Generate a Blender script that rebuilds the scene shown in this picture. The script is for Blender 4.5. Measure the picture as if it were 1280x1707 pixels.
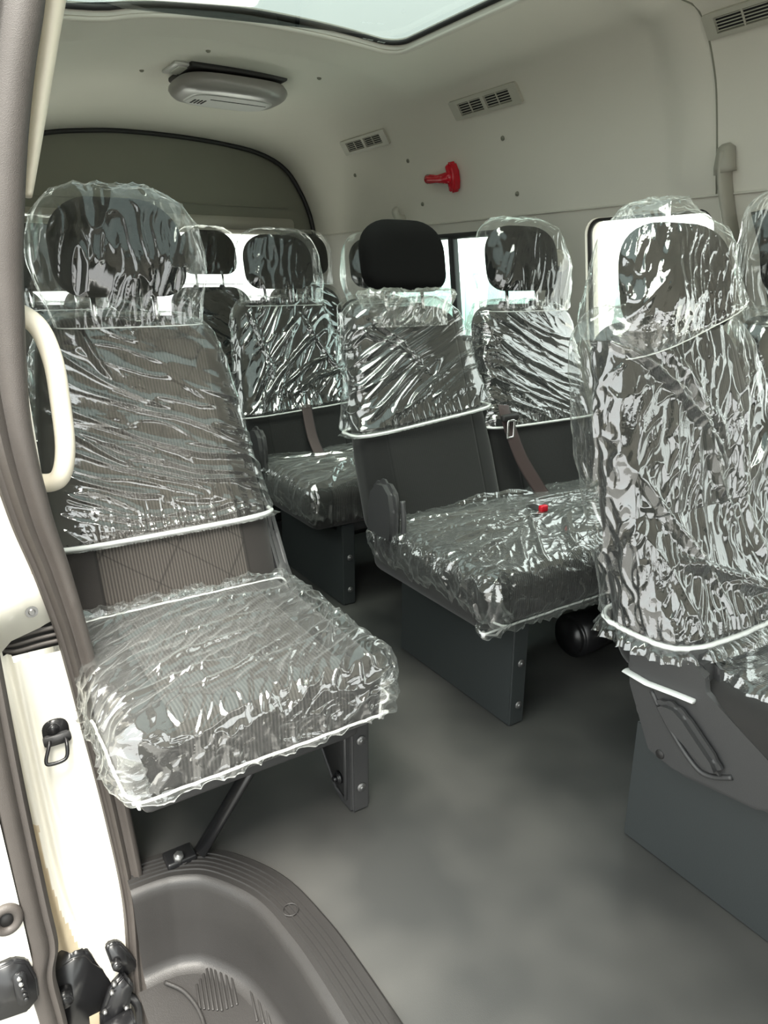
import bpy, bmesh, math, random
import numpy as np
from mathutils import Vector, Matrix
from mathutils.geometry import delaunay_2d_cdt
random.seed(4)
C = bpy.context.scene.collection
S = bpy.context.scene
for o in list(bpy.data.objects):
    bpy.data.objects.remove(o)

# ------------------------------------------------------------------ camera
F_PX, HY, H_CAM = 1200.0, 465.0, 1.05
pitch = math.atan((853.5 - HY) / F_PX)
cam = bpy.data.cameras.new('camera')
cam.sensor_fit = 'VERTICAL'; cam.sensor_height = 24.0
cam.lens = 24.0 * F_PX / 1707.0
cam.clip_start = 0.02
cam_o = bpy.data.objects.new('camera', cam); C.objects.link(cam_o)
cam_o.location = (0, 0, H_CAM)
cam_o.rotation_euler = (math.pi / 2 - pitch, 0, -math.radians(32.7))
S.camera = cam_o

# ------------------------------------------------------------------ light, exposure
w = bpy.data.worlds.new('overcast_sky'); S.world = w; w.use_nodes = True
wn = w.node_tree.nodes; wl = w.node_tree.links
bg = wn['Background']
tc = wn.new('ShaderNodeTexCoord'); sp = wn.new('ShaderNodeSeparateXYZ'); cr = wn.new('ShaderNodeValToRGB')
wl.new(tc.outputs['Generated'], sp.inputs[0]); wl.new(sp.outputs['Z'], cr.inputs[0])
cr.color_ramp.elements[0].position = 0.0; cr.color_ramp.elements[0].color = (0.86, 0.87, 0.84, 1)
cr.color_ramp.elements[1].position = 0.7; cr.color_ramp.elements[1].color = (0.93, 1.0, 0.985, 1)
wl.new(cr.outputs[0], bg.inputs[0])
bg.inputs[1].default_value = 2.6
sun = bpy.data.lights.new('sun', 'SUN'); sun.energy = 9.5; sun.angle = math.radians(35); sun.color = (1, 0.95, 0.86)
sun_o = bpy.data.objects.new('sun', sun); C.objects.link(sun_o)
sun_o.rotation_euler = Vector((0.22, 0.30, -0.93)).to_track_quat('-Z', 'Y').to_euler()
S.view_settings.view_transform = 'Standard'; S.view_settings.look = 'None'
S.view_settings.gamma = 1; S.view_settings.use_curve_mapping = False
S.view_settings.exposure = 0.75
S.cycles.transparent_max_bounces = 24
S.cycles.max_bounces = 10; S.cycles.diffuse_bounces = 6; S.cycles.glossy_bounces = 4
S.cycles.use_denoising = True
S.cycles.caustics_reflective = False; S.cycles.caustics_refractive = False

# ------------------------------------------------------------------ materials
def nt(name):
    m = bpy.data.materials.new(name); m.use_nodes = True
    n = m.node_tree.nodes; l = m.node_tree.links
    return m, n, l, n['Principled BSDF']
def pmat(name, col, rough=0.5, metal=0.0, var=0.08, vs=6.0, bump=0.0, bs=200.0, spec=0.5, coat=0.0):
    m, n, l, b = nt(name)
    b.inputs['Roughness'].default_value = rough; b.inputs['Metallic'].default_value = metal
    b.inputs['Specular IOR Level'].default_value = spec
    b.inputs['Coat Weight'].default_value = coat
    t = n.new('ShaderNodeTexCoord'); no = n.new('ShaderNodeTexNoise'); no.inputs['Scale'].default_value = vs
    no.inputs['Detail'].default_value = 3
    l.new(t.outputs['Object'], no.inputs['Vector'])
    mx = n.new('ShaderNodeMix'); mx.data_type = 'RGBA'
    mx.inputs[6].default_value = (*[c * (1 - var) for c in col], 1); mx.inputs[7].default_value = (*[min(1, c * (1 + var)) for c in col], 1)
    l.new(no.outputs['Fac'], mx.inputs[0]); l.new(mx.outputs[2], b.inputs['Base Color'])
    if bump:
        n2 = n.new('ShaderNodeTexNoise'); n2.inputs['Scale'].default_value = bs; n2.inputs['Detail'].default_value = 2
        l.new(t.outputs['Object'], n2.inputs['Vector'])
        bp = n.new('ShaderNodeBump'); bp.inputs['Strength'].default_value = bump; bp.inputs['Distance'].default_value = 0.001
        l.new(n2.outputs['Fac'], bp.inputs['Height']); l.new(bp.outputs[0], b.inputs['Normal'])
    return m
M = {}
M['liner'] = pmat('headliner', (0.62, 0.60, 0.535), 0.85, var=0.03, vs=2, bump=0.3, bs=400)
M['trim'] = pmat('wall_trim', (0.55, 0.53, 0.47), 0.6, var=0.03, bump=0.2, bs=300)
M['gate'] = pmat('gate_lining', (0.2, 0.2, 0.16), 0.8, var=0.04)
M['vent'] = pmat('vent_plastic', (0.42, 0.41, 0.35), 0.5)
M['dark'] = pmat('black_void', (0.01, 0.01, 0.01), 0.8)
M['lamp'] = pmat('lamp_plastic', (0.5, 0.5, 0.48), 0.35, var=0.02)
M['lampdark'] = pmat('lamp_housing_dark', (0.26, 0.25, 0.24), 0.3, var=0.03)  # darker grey plastic of the console housing
M['lens'] = pmat('pale_lens', (0.62, 0.64, 0.57), 0.25)
M['cream'] = pmat('cream_plastic', (0.78, 0.72, 0.6), 0.4, var=0.02)
M['plastic'] = pmat('charcoal_plastic', (0.045, 0.045, 0.046), 0.42, var=0.06, bump=0.35, bs=700)
M['panel'] = pmat('slate_panel', (0.033, 0.038, 0.039), 0.5, var=0.1, vs=4, bump=0.3, bs=500)
M['step'] = pmat('step_plastic', (0.025, 0.0235, 0.0228), 0.45, var=0.1, vs=8, bump=0.4, bs=700)
M['black'] = pmat('black_metal', (0.012, 0.012, 0.013), 0.28, var=0.1)
M['blackmatte'] = pmat('black_rubber', (0.016, 0.015, 0.015), 0.6)
M['seal'] = pmat('rubber_seal', (0.062, 0.054, 0.049), 0.55, var=0.12, vs=30, bump=0.5, bs=900)
M['paint'] = pmat('white_paint', (0.80, 0.775, 0.69), 0.22, var=0.02, coat=0.5)
M['tan'] = pmat('tan_primer', (0.56, 0.47, 0.33), 0.55, var=0.14, vs=40)
M['chrome'] = pmat('chrome', (0.75, 0.75, 0.75), 0.18, metal=1.0)
M['screw'] = pmat('screw_metal', (0.25, 0.25, 0.25), 0.35, metal=0.8)
M['red'] = pmat('red_plastic', (0.5, 0.008, 0.02), 0.18, var=0.1)
M['belt'] = pmat('belt_webbing', (0.045, 0.028, 0.027), 0.6, bump=0.6, bs=900)
M['ground'] = pmat('concrete', (0.62, 0.61, 0.58), 0.9, var=0.1)
M['dim_ground'] = pmat('dim_ground', (0.16, 0.158, 0.15), 0.9, var=0.15)  # unseen darker ground, added to dim bounce light through the door
M['guide'] = pmat('guide_plastic', (0.3, 0.29, 0.245), 0.5)
M['vanwhite'] = pmat('van_white', (0.85, 0.86, 0.84), 0.3)
M['vanglass'] = pmat('van_glass', (0.28, 0.38, 0.36), 0.1)
M['hem'] = pmat('elastic_white', (0.82, 0.84, 0.82), 0.5)
M['labelgrey'] = pmat('label_grey', (0.2, 0.22, 0.21), 0.5)

def floor_mat():
    m, n, l, b = nt('vinyl_floor')
    t = n.new('ShaderNodeTexCoord'); a = n.new('ShaderNodeTexNoise'); a.inputs['Scale'].default_value = 4.0; a.inputs['Detail'].default_value = 2
    l.new(t.outputs['Object'], a.inputs['Vector'])
    r = n.new('ShaderNodeValToRGB'); r.color_ramp.elements[0].position = 0.35; r.color_ramp.elements[1].position = 0.68
    r.color_ramp.elements[0].color = (0.040, 0.041, 0.040, 1); r.color_ramp.elements[1].color = (0.078, 0.077, 0.073, 1)
    l.new(a.outputs['Fac'], r.inputs[0]); l.new(r.outputs[0], b.inputs['Base Color'])
    s = n.new('ShaderNodeTexNoise'); s.inputs['Scale'].default_value = 600; l.new(t.outputs['Object'], s.inputs['Vector'])
    bp = n.new('ShaderNodeBump'); bp.inputs['Strength'].default_value = 0.3; bp.inputs['Distance'].default_value = 0.0006
    l.new(s.outputs['Fac'], bp.inputs['Height']); l.new(bp.outputs[0], b.inputs['Normal'])
    b.inputs['Roughness'].default_value = 0.5
    return m
M['floor'] = floor_mat()

def fabric(name, insert, bolster, half, axis='Z', rib=1.0):
    """dark seat cloth: ribbed centre insert with a few stitched diagonal lines, plain bolsters and a seam between"""
    m, n, l, b = nt(name)
    t = n.new('ShaderNodeTexCoord'); s = n.new('ShaderNodeSeparateXYZ'); l.new(t.outputs['Object'], s.inputs[0])
    def math_(op, a, b_=None, v=None):
        k = n.new('ShaderNodeMath'); k.operation = op; l.new(a, k.inputs[0])
        if b_ is not None: l.new(b_, k.inputs[1])
        if v is not None: k.inputs[1].default_value = v
        return k.outputs[0]
    ax = math_('ABSOLUTE', s.outputs['X'])
    mask = n.new('ShaderNodeMapRange'); mask.inputs[1].default_value = half - .002; mask.inputs[2].default_value = half + .002
    mask.inputs[3].default_value = 1; mask.inputs[4].default_value = 0; l.new(ax, mask.inputs[0])
    seam = n.new('ShaderNodeMapRange'); seam.inputs[1].default_value = 0; seam.inputs[2].default_value = .005
    l.new(math_('ABSOLUTE', math_('SUBTRACT', ax, v=half)), seam.inputs[0])
    ribs = math_('SINE', math_('MULTIPLY', s.outputs['X'], v=2 * math.pi / 0.0062))
    ribm = math_('MULTIPLY', ribs, mask.outputs[0])
    # stitched lattice of large diagonals
    d1 = math_('ADD', s.outputs['X'], math_('MULTIPLY', s.outputs[axis], v=1.35))
    d2 = math_('SUBTRACT', s.outputs['X'], math_('MULTIPLY', s.outputs[axis], v=0.75))
    def lines(d, per):
        f = math_('FRACT', math_('DIVIDE', d, v=per)); q = math_('ABSOLUTE', math_('SUBTRACT', f, v=.5))
        k = n.new('ShaderNodeMapRange'); k.inputs[1].default_value = 0; k.inputs[2].default_value = .028; l.new(q, k.inputs[0]); return k.outputs[0]
    lat = math_('MULTIPLY', lines(d1, .13), lines(d2, .155))
    lat = math_('MAXIMUM', lat, math_('SUBTRACT', mask.outputs[0], v=0) if False else math_('SUBTRACT', n_one(n), mask.outputs[0]))
    mx = n.new('ShaderNodeMix'); mx.data_type = 'RGBA'; mx.inputs[6].default_value = (*bolster, 1); mx.inputs[7].default_value = (*insert, 1)
    l.new(mask.outputs[0], mx.inputs[0])
    bright = n.new('ShaderNodeMapRange'); bright.inputs[1].default_value = -1; bright.inputs[2].default_value = 1; bright.inputs[3].default_value = 1 - .45 * rib; bright.inputs[4].default_value = 1 + .35 * rib
    l.new(ribm, bright.inputs[0])
    k = math_('MULTIPLY', math_('MULTIPLY', bright.outputs[0], math_('ADD', math_('MULTIPLY', lat, v=.45 * rib), v=1 - .45 * rib)), math_('ADD', math_('MULTIPLY', seam.outputs[0], v=.6), v=.4))
    vm = n.new('ShaderNodeVectorMath'); vm.operation = 'SCALE'; l.new(mx.outputs[2], vm.inputs[0]); l.new(k, vm.inputs['Scale'])
    l.new(vm.outputs[0], b.inputs['Base Color'])
    no = n.new('ShaderNodeTexNoise'); no.inputs['Scale'].default_value = 900; l.new(t.outputs['Object'], no.inputs['Vector'])
    h = math_('ADD', math_('MULTIPLY', ribm, v=.5 * rib), math_('ADD', math_('MULTIPLY', no.outputs['Fac'], v=.4), seam.outputs[0]))
    bp = n.new('ShaderNodeBump'); bp.inputs['Strength'].default_value = .7; bp.inputs['Distance'].default_value = .0015
    l.new(h, bp.inputs['Height']); l.new(bp.outputs[0], b.inputs['Normal'])
    b.inputs['Roughness'].default_value = .85; b.inputs['Specular IOR Level'].default_value = .3
    b.inputs['Sheen Weight'].default_value = .15
    return m
def n_one(n):
    v = n.new('ShaderNodeValue'); v.outputs[0].default_value = 1.0; return v.outputs[0]
M['cloth'] = fabric('seat_cloth_lit', (0.07, 0.062, 0.055), (0.028, 0.025, 0.023), .15, 'Z')  # same seat cloth, lightened and browned as if lit from the doorway
M['clothshade'] = fabric('seat_cloth_shaded', (0.010, 0.010, 0.0098), (0.0065, 0.0065, 0.0065), .15, 'Z', .12)  # same cloth with the shade of the cabin put into its colour
M['clothcush'] = fabric('cushion_cloth', (0.042, 0.040, 0.038), (0.024, 0.023, 0.022), .15, 'Y')
M['clothhead'] = pmat('headrest_cloth', (0.005, 0.005, 0.005), 0.9, bump=0.5, bs=900, spec=.08)

def film_mat(name, haze, gl, tint=(.95, 1.0, .98), rough=.085, b1=.0020, sc=26., lo=.06, TINY=.12):
    """thin clear polythene: transparent, milky at grazing angles, sharp reflections broken up by creases that run along the 'fold' coordinates"""
    m, n, l, b = nt(name); n.remove(b)
    out = n['Material Output']
    t = n.new('ShaderNodeTexCoord'); at = n.new('ShaderNodeAttribute'); at.attribute_name = 'fold'
    def noise(vec, scale, detail=1.0):
        k = n.new('ShaderNodeTexNoise'); k.inputs['Scale'].default_value = scale; k.inputs['Detail'].default_value = detail
        l.new(vec, k.inputs['Vector']); return k
    def mth(op, a, b_=None, v=None, c=None):
        k = n.new('ShaderNodeMath'); k.operation = op; l.new(a, k.inputs[0])
        if b_ is not None: l.new(b_, k.inputs[1])
        if v is not None: k.inputs[1].default_value = v
        if c is not None: l.new(c, k.inputs[2])
        return k.outputs[0]
    wn_ = noise(t.outputs['Object'], 8)
    wa = n.new('ShaderNodeVectorMath'); wa.operation = 'MULTIPLY_ADD'; wa.inputs[1].default_value = (.05,) * 3
    l.new(wn_.outputs['Color'], wa.inputs[0]); l.new(at.outputs['Vector'], wa.inputs[2])
    def rid(vec, scale, detail=1.0):   # sharp crease lines
        k = noise(vec, scale, detail); return mth('ABSOLUTE', mth('SUBTRACT', k.outputs['Fac'], v=.5))
    creases = mth('MULTIPLY', rid(wa.outputs[0], sc), v=-3.0)
    fine = mth('MULTIPLY', rid(wa.outputs[0], sc * 2.6, 2), v=-.9)
    tiny = mth('MULTIPLY', rid(t.outputs['Object'], sc * 4.5, 1), v=-TINY)
    h = mth('ADD', mth('ADD', creases, fine), tiny)
    am = noise(t.outputs['Object'], 7)
    ar = n.new('ShaderNodeMapRange'); ar.inputs[1].default_value = .42; ar.inputs[2].default_value = .60; ar.inputs[3].default_value = lo; ar.inputs[4].default_value = 1.0
    l.new(am.outputs['Fac'], ar.inputs[0])
    bp = n.new('ShaderNodeBump'); bp.inputs['Distance'].default_value = b1; l.new(ar.outputs[0], bp.inputs['Strength']); l.new(h, bp.inputs['Height'])
    g = n.new('ShaderNodeBsdfGlossy'); g.inputs['Roughness'].default_value = rough; g.inputs['Color'].default_value = (1, 1, 1, 1); l.new(bp.outputs[0], g.inputs['Normal'])
    tr = n.new('ShaderNodeBsdfTransparent'); tr.inputs['Color'].default_value = (.985, .99, .985, 1)
    di = n.new('ShaderNodeBsdfDiffuse'); di.inputs['Color'].default_value = (*tint, 1)
    tl = n.new('ShaderNodeBsdfTranslucent'); tl.inputs['Color'].default_value = (*tint, 1)
    mm = n.new('ShaderNodeMixShader'); mm.inputs[0].default_value = .5; l.new(di.outputs[0], mm.inputs[1]); l.new(tl.outputs[0], mm.inputs[2])
    lw = n.new('ShaderNodeLayerWeight'); lw.inputs['Blend'].default_value = .5
    pw = mth('POWER', lw.outputs['Facing'], v=3.5)
    hz = n.new('ShaderNodeMath'); hz.operation = 'MULTIPLY_ADD'; hz.inputs[1].default_value = .40; hz.inputs[2].default_value = haze; l.new(pw, hz.inputs[0])
    m1 = n.new('ShaderNodeMixShader'); l.new(hz.outputs[0], m1.inputs[0]); l.new(tr.outputs[0], m1.inputs[1]); l.new(mm.outputs[0], m1.inputs[2])
    p5 = mth('POWER', lw.outputs['Facing'], v=5)
    fm = n.new('ShaderNodeMath'); fm.operation = 'MULTIPLY_ADD'; fm.inputs[1].default_value = .8; fm.inputs[2].default_value = .045 * gl; l.new(p5, fm.inputs[0])
    mn = mth('MINIMUM', fm.outputs[0], v=.6)
    m2 = n.new('ShaderNodeMixShader'); l.new(mn, m2.inputs[0]); l.new(m1.outputs[0], m2.inputs[1]); l.new(g.outputs[0], m2.inputs[2])
    l.new(m2.outputs[0], out.inputs['Surface'])
    return m
M['film'] = film_mat('clear_film', .014, 3.3)
M['filmfine'] = film_mat('crushed_film', .022, 3.9, sc=28., b1=.0030, lo=.2, TINY=.3)
M['filmbig'] = film_mat('crinkled_film', .018, 3.1, sc=20., b1=.0032, lo=.12, TINY=.22)
M['filmhead'] = film_mat('headrest_film', .018, 2.0, sc=18., b1=.0022, lo=.1, TINY=.1)
M['filmhaze'] = film_mat('milky_film', .16, 3.0, tint=(.95, .98, .9), b1=.003)

def glass_mat(name, col, gl=.08):
    m, n, l, b = nt(name); n.remove(b)
    tr = n.new('ShaderNodeBsdfTransparent'); tr.inputs[0].default_value = (*col, 1)
    g = n.new('ShaderNodeBsdfGlossy'); g.inputs['Roughness'].default_value = .02
    lw = n.new('ShaderNodeLayerWeight'); lw.inputs['Blend'].default_value = .5
    pw = n.new('ShaderNodeMath'); pw.operation = 'POWER'; pw.inputs[1].default_value = 5; l.new(lw.outputs['Facing'], pw.inputs[0])
    f = n.new('ShaderNodeMath'); f.operation = 'MULTIPLY_ADD'; f.inputs[1].default_value = .9; f.inputs[2].default_value = .05; l.new(pw.outputs[0], f.inputs[0])
    mx = n.new('ShaderNodeMixShader'); l.new(f.outputs[0], mx.inputs[0]); l.new(tr.outputs[0], mx.inputs[1]); l.new(g.outputs[0], mx.inputs[2])
    l.new(mx.outputs[0], n['Material Output'].inputs[0]); return m
M['glass'] = glass_mat('window_glass', (.93, .98, .95))
M['roofglass'] = glass_mat('roof_glass', (.22, .255, .238))
M['glasstint'] = glass_mat('tinted_glass', (.72, .9, .85))

# ------------------------------------------------------------------ helpers
def link(name, me, m=None, parent=None, loc=None, smooth=True):
    if m is not None: me.materials.append(m if not isinstance(m, str) else M[m])
    if smooth: me.shade_smooth()
    o = bpy.data.objects.new(name, me); C.objects.link(o)
    if parent is not None: o.parent = parent
    if loc is not None: o.location = loc
    return o
def obj(name, bm, m, parent=None, loc=None, smooth=True, auto=None):
    me = bpy.data.meshes.new(name)
    bmesh.ops.recalc_face_normals(bm, faces=bm.faces)
    bm.to_mesh(me); bm.free()
    o = link(name, me, m, parent, loc, smooth)
    if smooth and auto is not None: me.set_sharp_from_angle(angle=math.radians(auto))
    return o
def tag(o, label=None, cat=None, group=None, kind=None):
    if label: o['label'] = label
    if cat: o['category'] = cat
    if group: o['group'] = group
    if kind: o['kind'] = kind
    return o
def empty(name, loc, label, cat, group=None, rz=0):
    o = bpy.data.objects.new(name, None); C.objects.link(o); o.location = loc; o.rotation_euler = (0, 0, rz); o.empty_display_size = .1
    return tag(o, label, cat, group)
def box_bm(cx, cy, cz, sx, sy, sz, bev=0.0, seg=3, bm=None, rot=None):
    b2 = bmesh.new(); bmesh.ops.create_cube(b2, size=1)
    bmesh.ops.scale(b2, vec=(sx, sy, sz), verts=b2.verts)
    if bev: bmesh.ops.bevel(b2, geom=b2.edges[:], offset=min(bev, .49 * min(sx, sy, sz)), segments=seg, affect='EDGES', profile=.5)
    if rot is not None: bmesh.ops.transform(b2, matrix=rot.to_4x4(), verts=b2.verts)
    bmesh.ops.translate(b2, vec=(cx, cy, cz), verts=b2.verts)
    if bm is None: return b2
    me = bpy.data.meshes.new('t'); b2.to_mesh(me); bm.from_mesh(me); b2.free(); bpy.data.meshes.remove(me); return bm
def merge(bm, b2):
    me = bpy.data.meshes.new('t'); b2.to_mesh(me); bm.from_mesh(me); b2.free(); bpy.data.meshes.remove(me); return bm
def cyl_bm(p0, p1, r0, r1=None, n=20, bev=0, bm=None):
    r1 = r0 if r1 is None else r1
    p0, p1 = Vector(p0), Vector(p1); d = p1 - p0; L = d.length
    b2 = bmesh.new(); bmesh.ops.create_cone(b2, cap_ends=True, segments=n, radius1=r0, radius2=r1, depth=L)
    if bev:
        es = [e for e in b2.edges if abs(abs(e.verts[0].co.z) - L / 2) < 1e-6 and abs(e.verts[0].co.z - e.verts[1].co.z) < 1e-6]
        bmesh.ops.bevel(b2, geom=es, offset=bev, segments=3, affect='EDGES')
    q = d.to_track_quat('Z', 'Y').to_matrix().to_4x4()
    bmesh.ops.transform(b2, matrix=Matrix.Translation((p0 + p1) / 2) @ q, verts=b2.verts)
    return b2 if bm is None else merge(bm, b2)
def smooth_path(pts, k=8, closed=False):
    P = [Vector(p) for p in pts]; n = len(P); out = []
    rng = range(n if closed else n - 1)
    for i in rng:
        p0 = P[(i - 1) % n] if (closed or i > 0) else P[0]; p1 = P[i]; p2 = P[(i + 1) % n]; p3 = P[(i + 2) % n] if (closed or i + 2 < n) else P[-1]
        for j in range(k):
            t = j / k
            out.append(.5 * ((2 * p1) + (-p0 + p2) * t + (2 * p0 - 5 * p1 + 4 * p2 - p3) * t * t + (-p0 + 3 * p1 - 3 * p2 + p3) * t ** 3))
    if not closed: out.append(P[-1])
    return out
def tube_bm(path, r, n=10, closed=False, bm=None, flat=None):
    """round tube along a path; flat=(a,b,refvector) gives an elliptic section"""
    b2 = bmesh.new(); P = [Vector(p) for p in path]; m = len(P); rings = []
    up = Vector((0, 0, 1)); prev = None
    for i, p in enumerate(P):
        a = P[(i - 1) % m] if (closed or i > 0) else p; b = P[(i + 1) % m] if (closed or i < m - 1) else p
        t = (b - a).normalized()
        if flat: u = flat[2].cross(t).normalized()
        elif prev is None: u = t.orthogonal().normalized()
        else: u = (prev - t * prev.dot(t)).normalized()
        prev = u; v = t.cross(u)
        rr = r[i] if hasattr(r, '__len__') else r
        A, B = (flat[0] * rr, flat[1] * rr) if flat else (rr, rr)
        rings.append([b2.verts.new(p + u * A * math.cos(2 * math.pi * k / n) + v * B * math.sin(2 * math.pi * k / n)) for k in range(n)])
    for i in range(m if closed else m - 1):
        r0, r1 = rings[i], rings[(i + 1) % m]
        for k in range(n): b2.faces.new((r0[k], r0[(k + 1) % n], r1[(k + 1) % n], r1[k]))
    if not closed: b2.faces.new(rings[0][::-1]); b2.faces.new(rings[-1])
    return b2 if bm is None else merge(bm, b2)
def prism_bm(poly, axis, a0, a1, bev=0.0, seg=3):
    """polygon in the plane normal to axis, extruded from a0 to a1. axis 'x': poly=(y,z); 'y': (x,z); 'z': (x,y)"""
    bm = bmesh.new()
    def pt(p, a): return {'x': (a, p[0], p[1]), 'y': (p[0], a, p[1]), 'z': (p[0], p[1], a)}[axis]
    v0 = [bm.verts.new(pt(p, a0)) for p in poly]; v1 = [bm.verts.new(pt(p, a1)) for p in poly]; n = len(poly)
    bm.faces.new(v0); bm.faces.new(v1[::-1])
    for i in range(n): bm.faces.new((v0[i], v0[(i + 1) % n], v1[(i + 1) % n], v1[i]))
    if bev: bmesh.ops.bevel(bm, geom=bm.edges[:], offset=bev, segments=seg, affect='EDGES', clamp_overlap=True)
    return bm
def rrect(x0, z0, x1, z1, r, k=6):
    out = []
    for cx, cz, a in ((x1 - r, z0 + r, -90), (x1 - r, z1 - r, 0), (x0 + r, z1 - r, 90), (x0 + r, z0 + r, 180)):
        for i in range(k + 1):
            t = math.radians(a + 90 * i / k); out.append((cx + r * math.cos(t), cz + r * math.sin(t)))
    return out
def inside(p, poly):
    x, y = p; c = False; n = len(poly)
    for i in range(n):
        x0, y0 = poly[i]; x1, y1 = poly[(i + 1) % n]
        if (y0 > y) != (y1 > y) and x < (x1 - x0) * (y - y0) / (y1 - y0) + x0: c = not c
    return c
def holed(outer, holes, step, fn):
    """triangulated sheet in 2-D with holes, mapped by fn to 3-D"""
    pts = []; edges = []
    for poly in [outer] + holes:
        b = len(pts); n = len(poly); pts += [Vector(p) for p in poly]; edges += [(b + i, b + (i + 1) % n) for i in range(n)]
    xs = [p[0] for p in outer]; ys = [p[1] for p in outer]
    nx = max(1, int((max(xs) - min(xs)) / step[0])); ny = max(1, int((max(ys) - min(ys)) / step[1]))
    for i in range(1, nx):
        for j in range(1, ny):
            q = (min(xs) + (max(xs) - min(xs)) * i / nx, min(ys) + (max(ys) - min(ys)) * j / ny)
            if inside(q, outer) and not any(inside(q, h) for h in holes): pts.append(Vector(q))
    # densify boundary
    r = delaunay_2d_cdt(pts, edges, [], 0, 1e-6)
    V, Fc = r[0], r[2]
    bm = bmesh.new(); vs = [bm.verts.new(fn(v.x, v.y)) for v in V]
    for f in Fc:
        c = sum((V[i] for i in f), Vector((0, 0))) / len(f)
        if inside(c, outer) and not any(inside(c, h) for h in holes):
            try: bm.faces.new([vs[i] for i in f])
            except ValueError: pass
    return bm
def dens(poly, d):
    out = []
    for i in range(len(poly)):
        a = poly[i]; b = poly[(i + 1) % len(poly)]; L = math.hypot(b[0] - a[0], b[1] - a[1]); k = max(1, int(L / d))
        out += [(a[0] + (b[0] - a[0]) * j / k, a[1] + (b[1] - a[1]) * j / k) for j in range(k)]
    return out

# numpy gradient noise
_rng = np.random.RandomState(7); _perm = _rng.permutation(512); _perm = np.concatenate([_perm, _perm, _perm, _perm])
_g = _rng.normal(size=(512, 3)); _g /= np.linalg.norm(_g, axis=1)[:, None]
def perlin(P):
    i = np.floor(P).astype(int); f = P - i; u = f * f * f * (f * (f * 6 - 15) + 10); i &= 511
    def gr(dx, dy, dz):
        h = _perm[(_perm[(_perm[(i[..., 0] + dx) & 511] + i[..., 1] + dy) & 1023 & 511] + i[..., 2] + dz) & 511]
        return ((f - np.array([dx, dy, dz])) * _g[h]).sum(-1)
    x0 = gr(0, 0, 0) * (1 - u[..., 0]) + gr(1, 0, 0) * u[..., 0]; x1 = gr(0, 1, 0) * (1 - u[..., 0]) + gr(1, 1, 0) * u[..., 0]
    x2 = gr(0, 0, 1) * (1 - u[..., 0]) + gr(1, 0, 1) * u[..., 0]; x3 = gr(0, 1, 1) * (1 - u[..., 0]) + gr(1, 1, 1) * u[..., 0]
    y0 = x0 * (1 - u[..., 1]) + x1 * u[..., 1]; y1 = x2 * (1 - u[..., 1]) + x3 * u[..., 1]
    return y0 * (1 - u[..., 2]) + y1 * u[..., 2]
def ridge(P, freq, d=None, an=1.0, pw=3.0, seed=0.0, warp=.12):
    Q = P * freq
    if d is not None:
        d = np.array(d, float); d /= np.linalg.norm(d); Q = Q - (1 - 1 / an) * (Q @ d)[..., None] * d
    Q = Q + seed * 7.31 + warp * np.stack([perlin(P * freq * .4 + seed), perlin(P * freq * .4 + seed + 9.2), perlin(P * freq * .4 + 4.4 + seed)], -1) * 2
    return np.clip(1 - 2.6 * np.abs(perlin(Q)), 0, 1) ** pw
def grid_mesh(name, P, closed_u=True):
    """P[v,u,3] -> mesh"""
    nv, nu = P.shape[:2]; idx = np.arange(nv * nu).reshape(nv, nu)
    a = idx[:-1]; b = idx[1:]
    if closed_u:
        a2 = np.roll(a, -1, 1); b2 = np.roll(b, -1, 1)
    else:
        a2 = a[:, 1:]; b2 = b[:, 1:]; a = a[:, :-1]; b = b[:, :-1]
    Fq = np.stack([a.ravel(), a2.ravel(), b2.ravel(), b.ravel()], 1)
    me = bpy.data.meshes.new(name)
    me.vertices.add(nv * nu); me.vertices.foreach_set('co', P.reshape(-1).astype(np.float32))
    me.loops.add(len(Fq) * 4); me.loops.foreach_set('vertex_index', Fq.ravel().astype(np.int32))
    me.polygons.add(len(Fq)); me.polygons.foreach_set('loop_start', np.arange(0, len(Fq) * 4, 4, dtype=np.int32))
    me.update(calc_edges=True); me.validate(); return me
def normals(P, closed_u=True):
    du = (np.roll(P, -1, 1) - np.roll(P, 1, 1)) if closed_u else np.gradient(P, axis=1)
    dv = np.gradient(P, axis=0); n = np.cross(du, dv); return n / (np.linalg.norm(n, axis=-1)[..., None] + 1e-9)

# seat solids -----------------------------------------------------------------
def sup(hw, hd, n, N):
    t = np.linspace(0, 2 * np.pi, 4001); x = np.sign(np.cos(t)) * np.abs(np.cos(t)) ** (2 / n) * hw; y = np.sign(np.sin(t)) * np.abs(np.sin(t)) ** (2 / n) * hd
    s = np.concatenate([[0], np.cumsum(np.hypot(np.diff(x), np.diff(y)))]); q = np.interp(np.linspace(0, s[-1], N, endpoint=False), s, t)
    return np.sign(np.cos(q)) * np.abs(np.cos(q)) ** (2 / n), np.sign(np.sin(q)) * np.abs(np.sin(q)) ** (2 / n)
BACK = dict(zb=.37, zt=.975, hw=lambda z: .222 - .05 * np.clip((z - .55) / .42, 0, 1) ** 1.5, hd=lambda z: .062 - .018 * np.clip((z - .4) / .6, 0, 1),
            yc=lambda z: .055 + (z - .4) * .335, rt=.07, rd=.035, rb=.05, n=4.5, hw0=.2, hd0=.055, dx=lambda z: 0 * z)
HEAD = dict(zb=1.015, zt=1.205, hw=lambda z: .127 + .004 * np.sin((z - 1.015) / .19 * np.pi), hd=lambda z: .052 + 0 * z,
            yc=lambda z: .235 + (z - 1.1) * .2, rt=.085, rd=.045, rb=.05, n=3.2, hw0=.127, hd0=.052, dx=lambda z: 0 * z)
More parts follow.
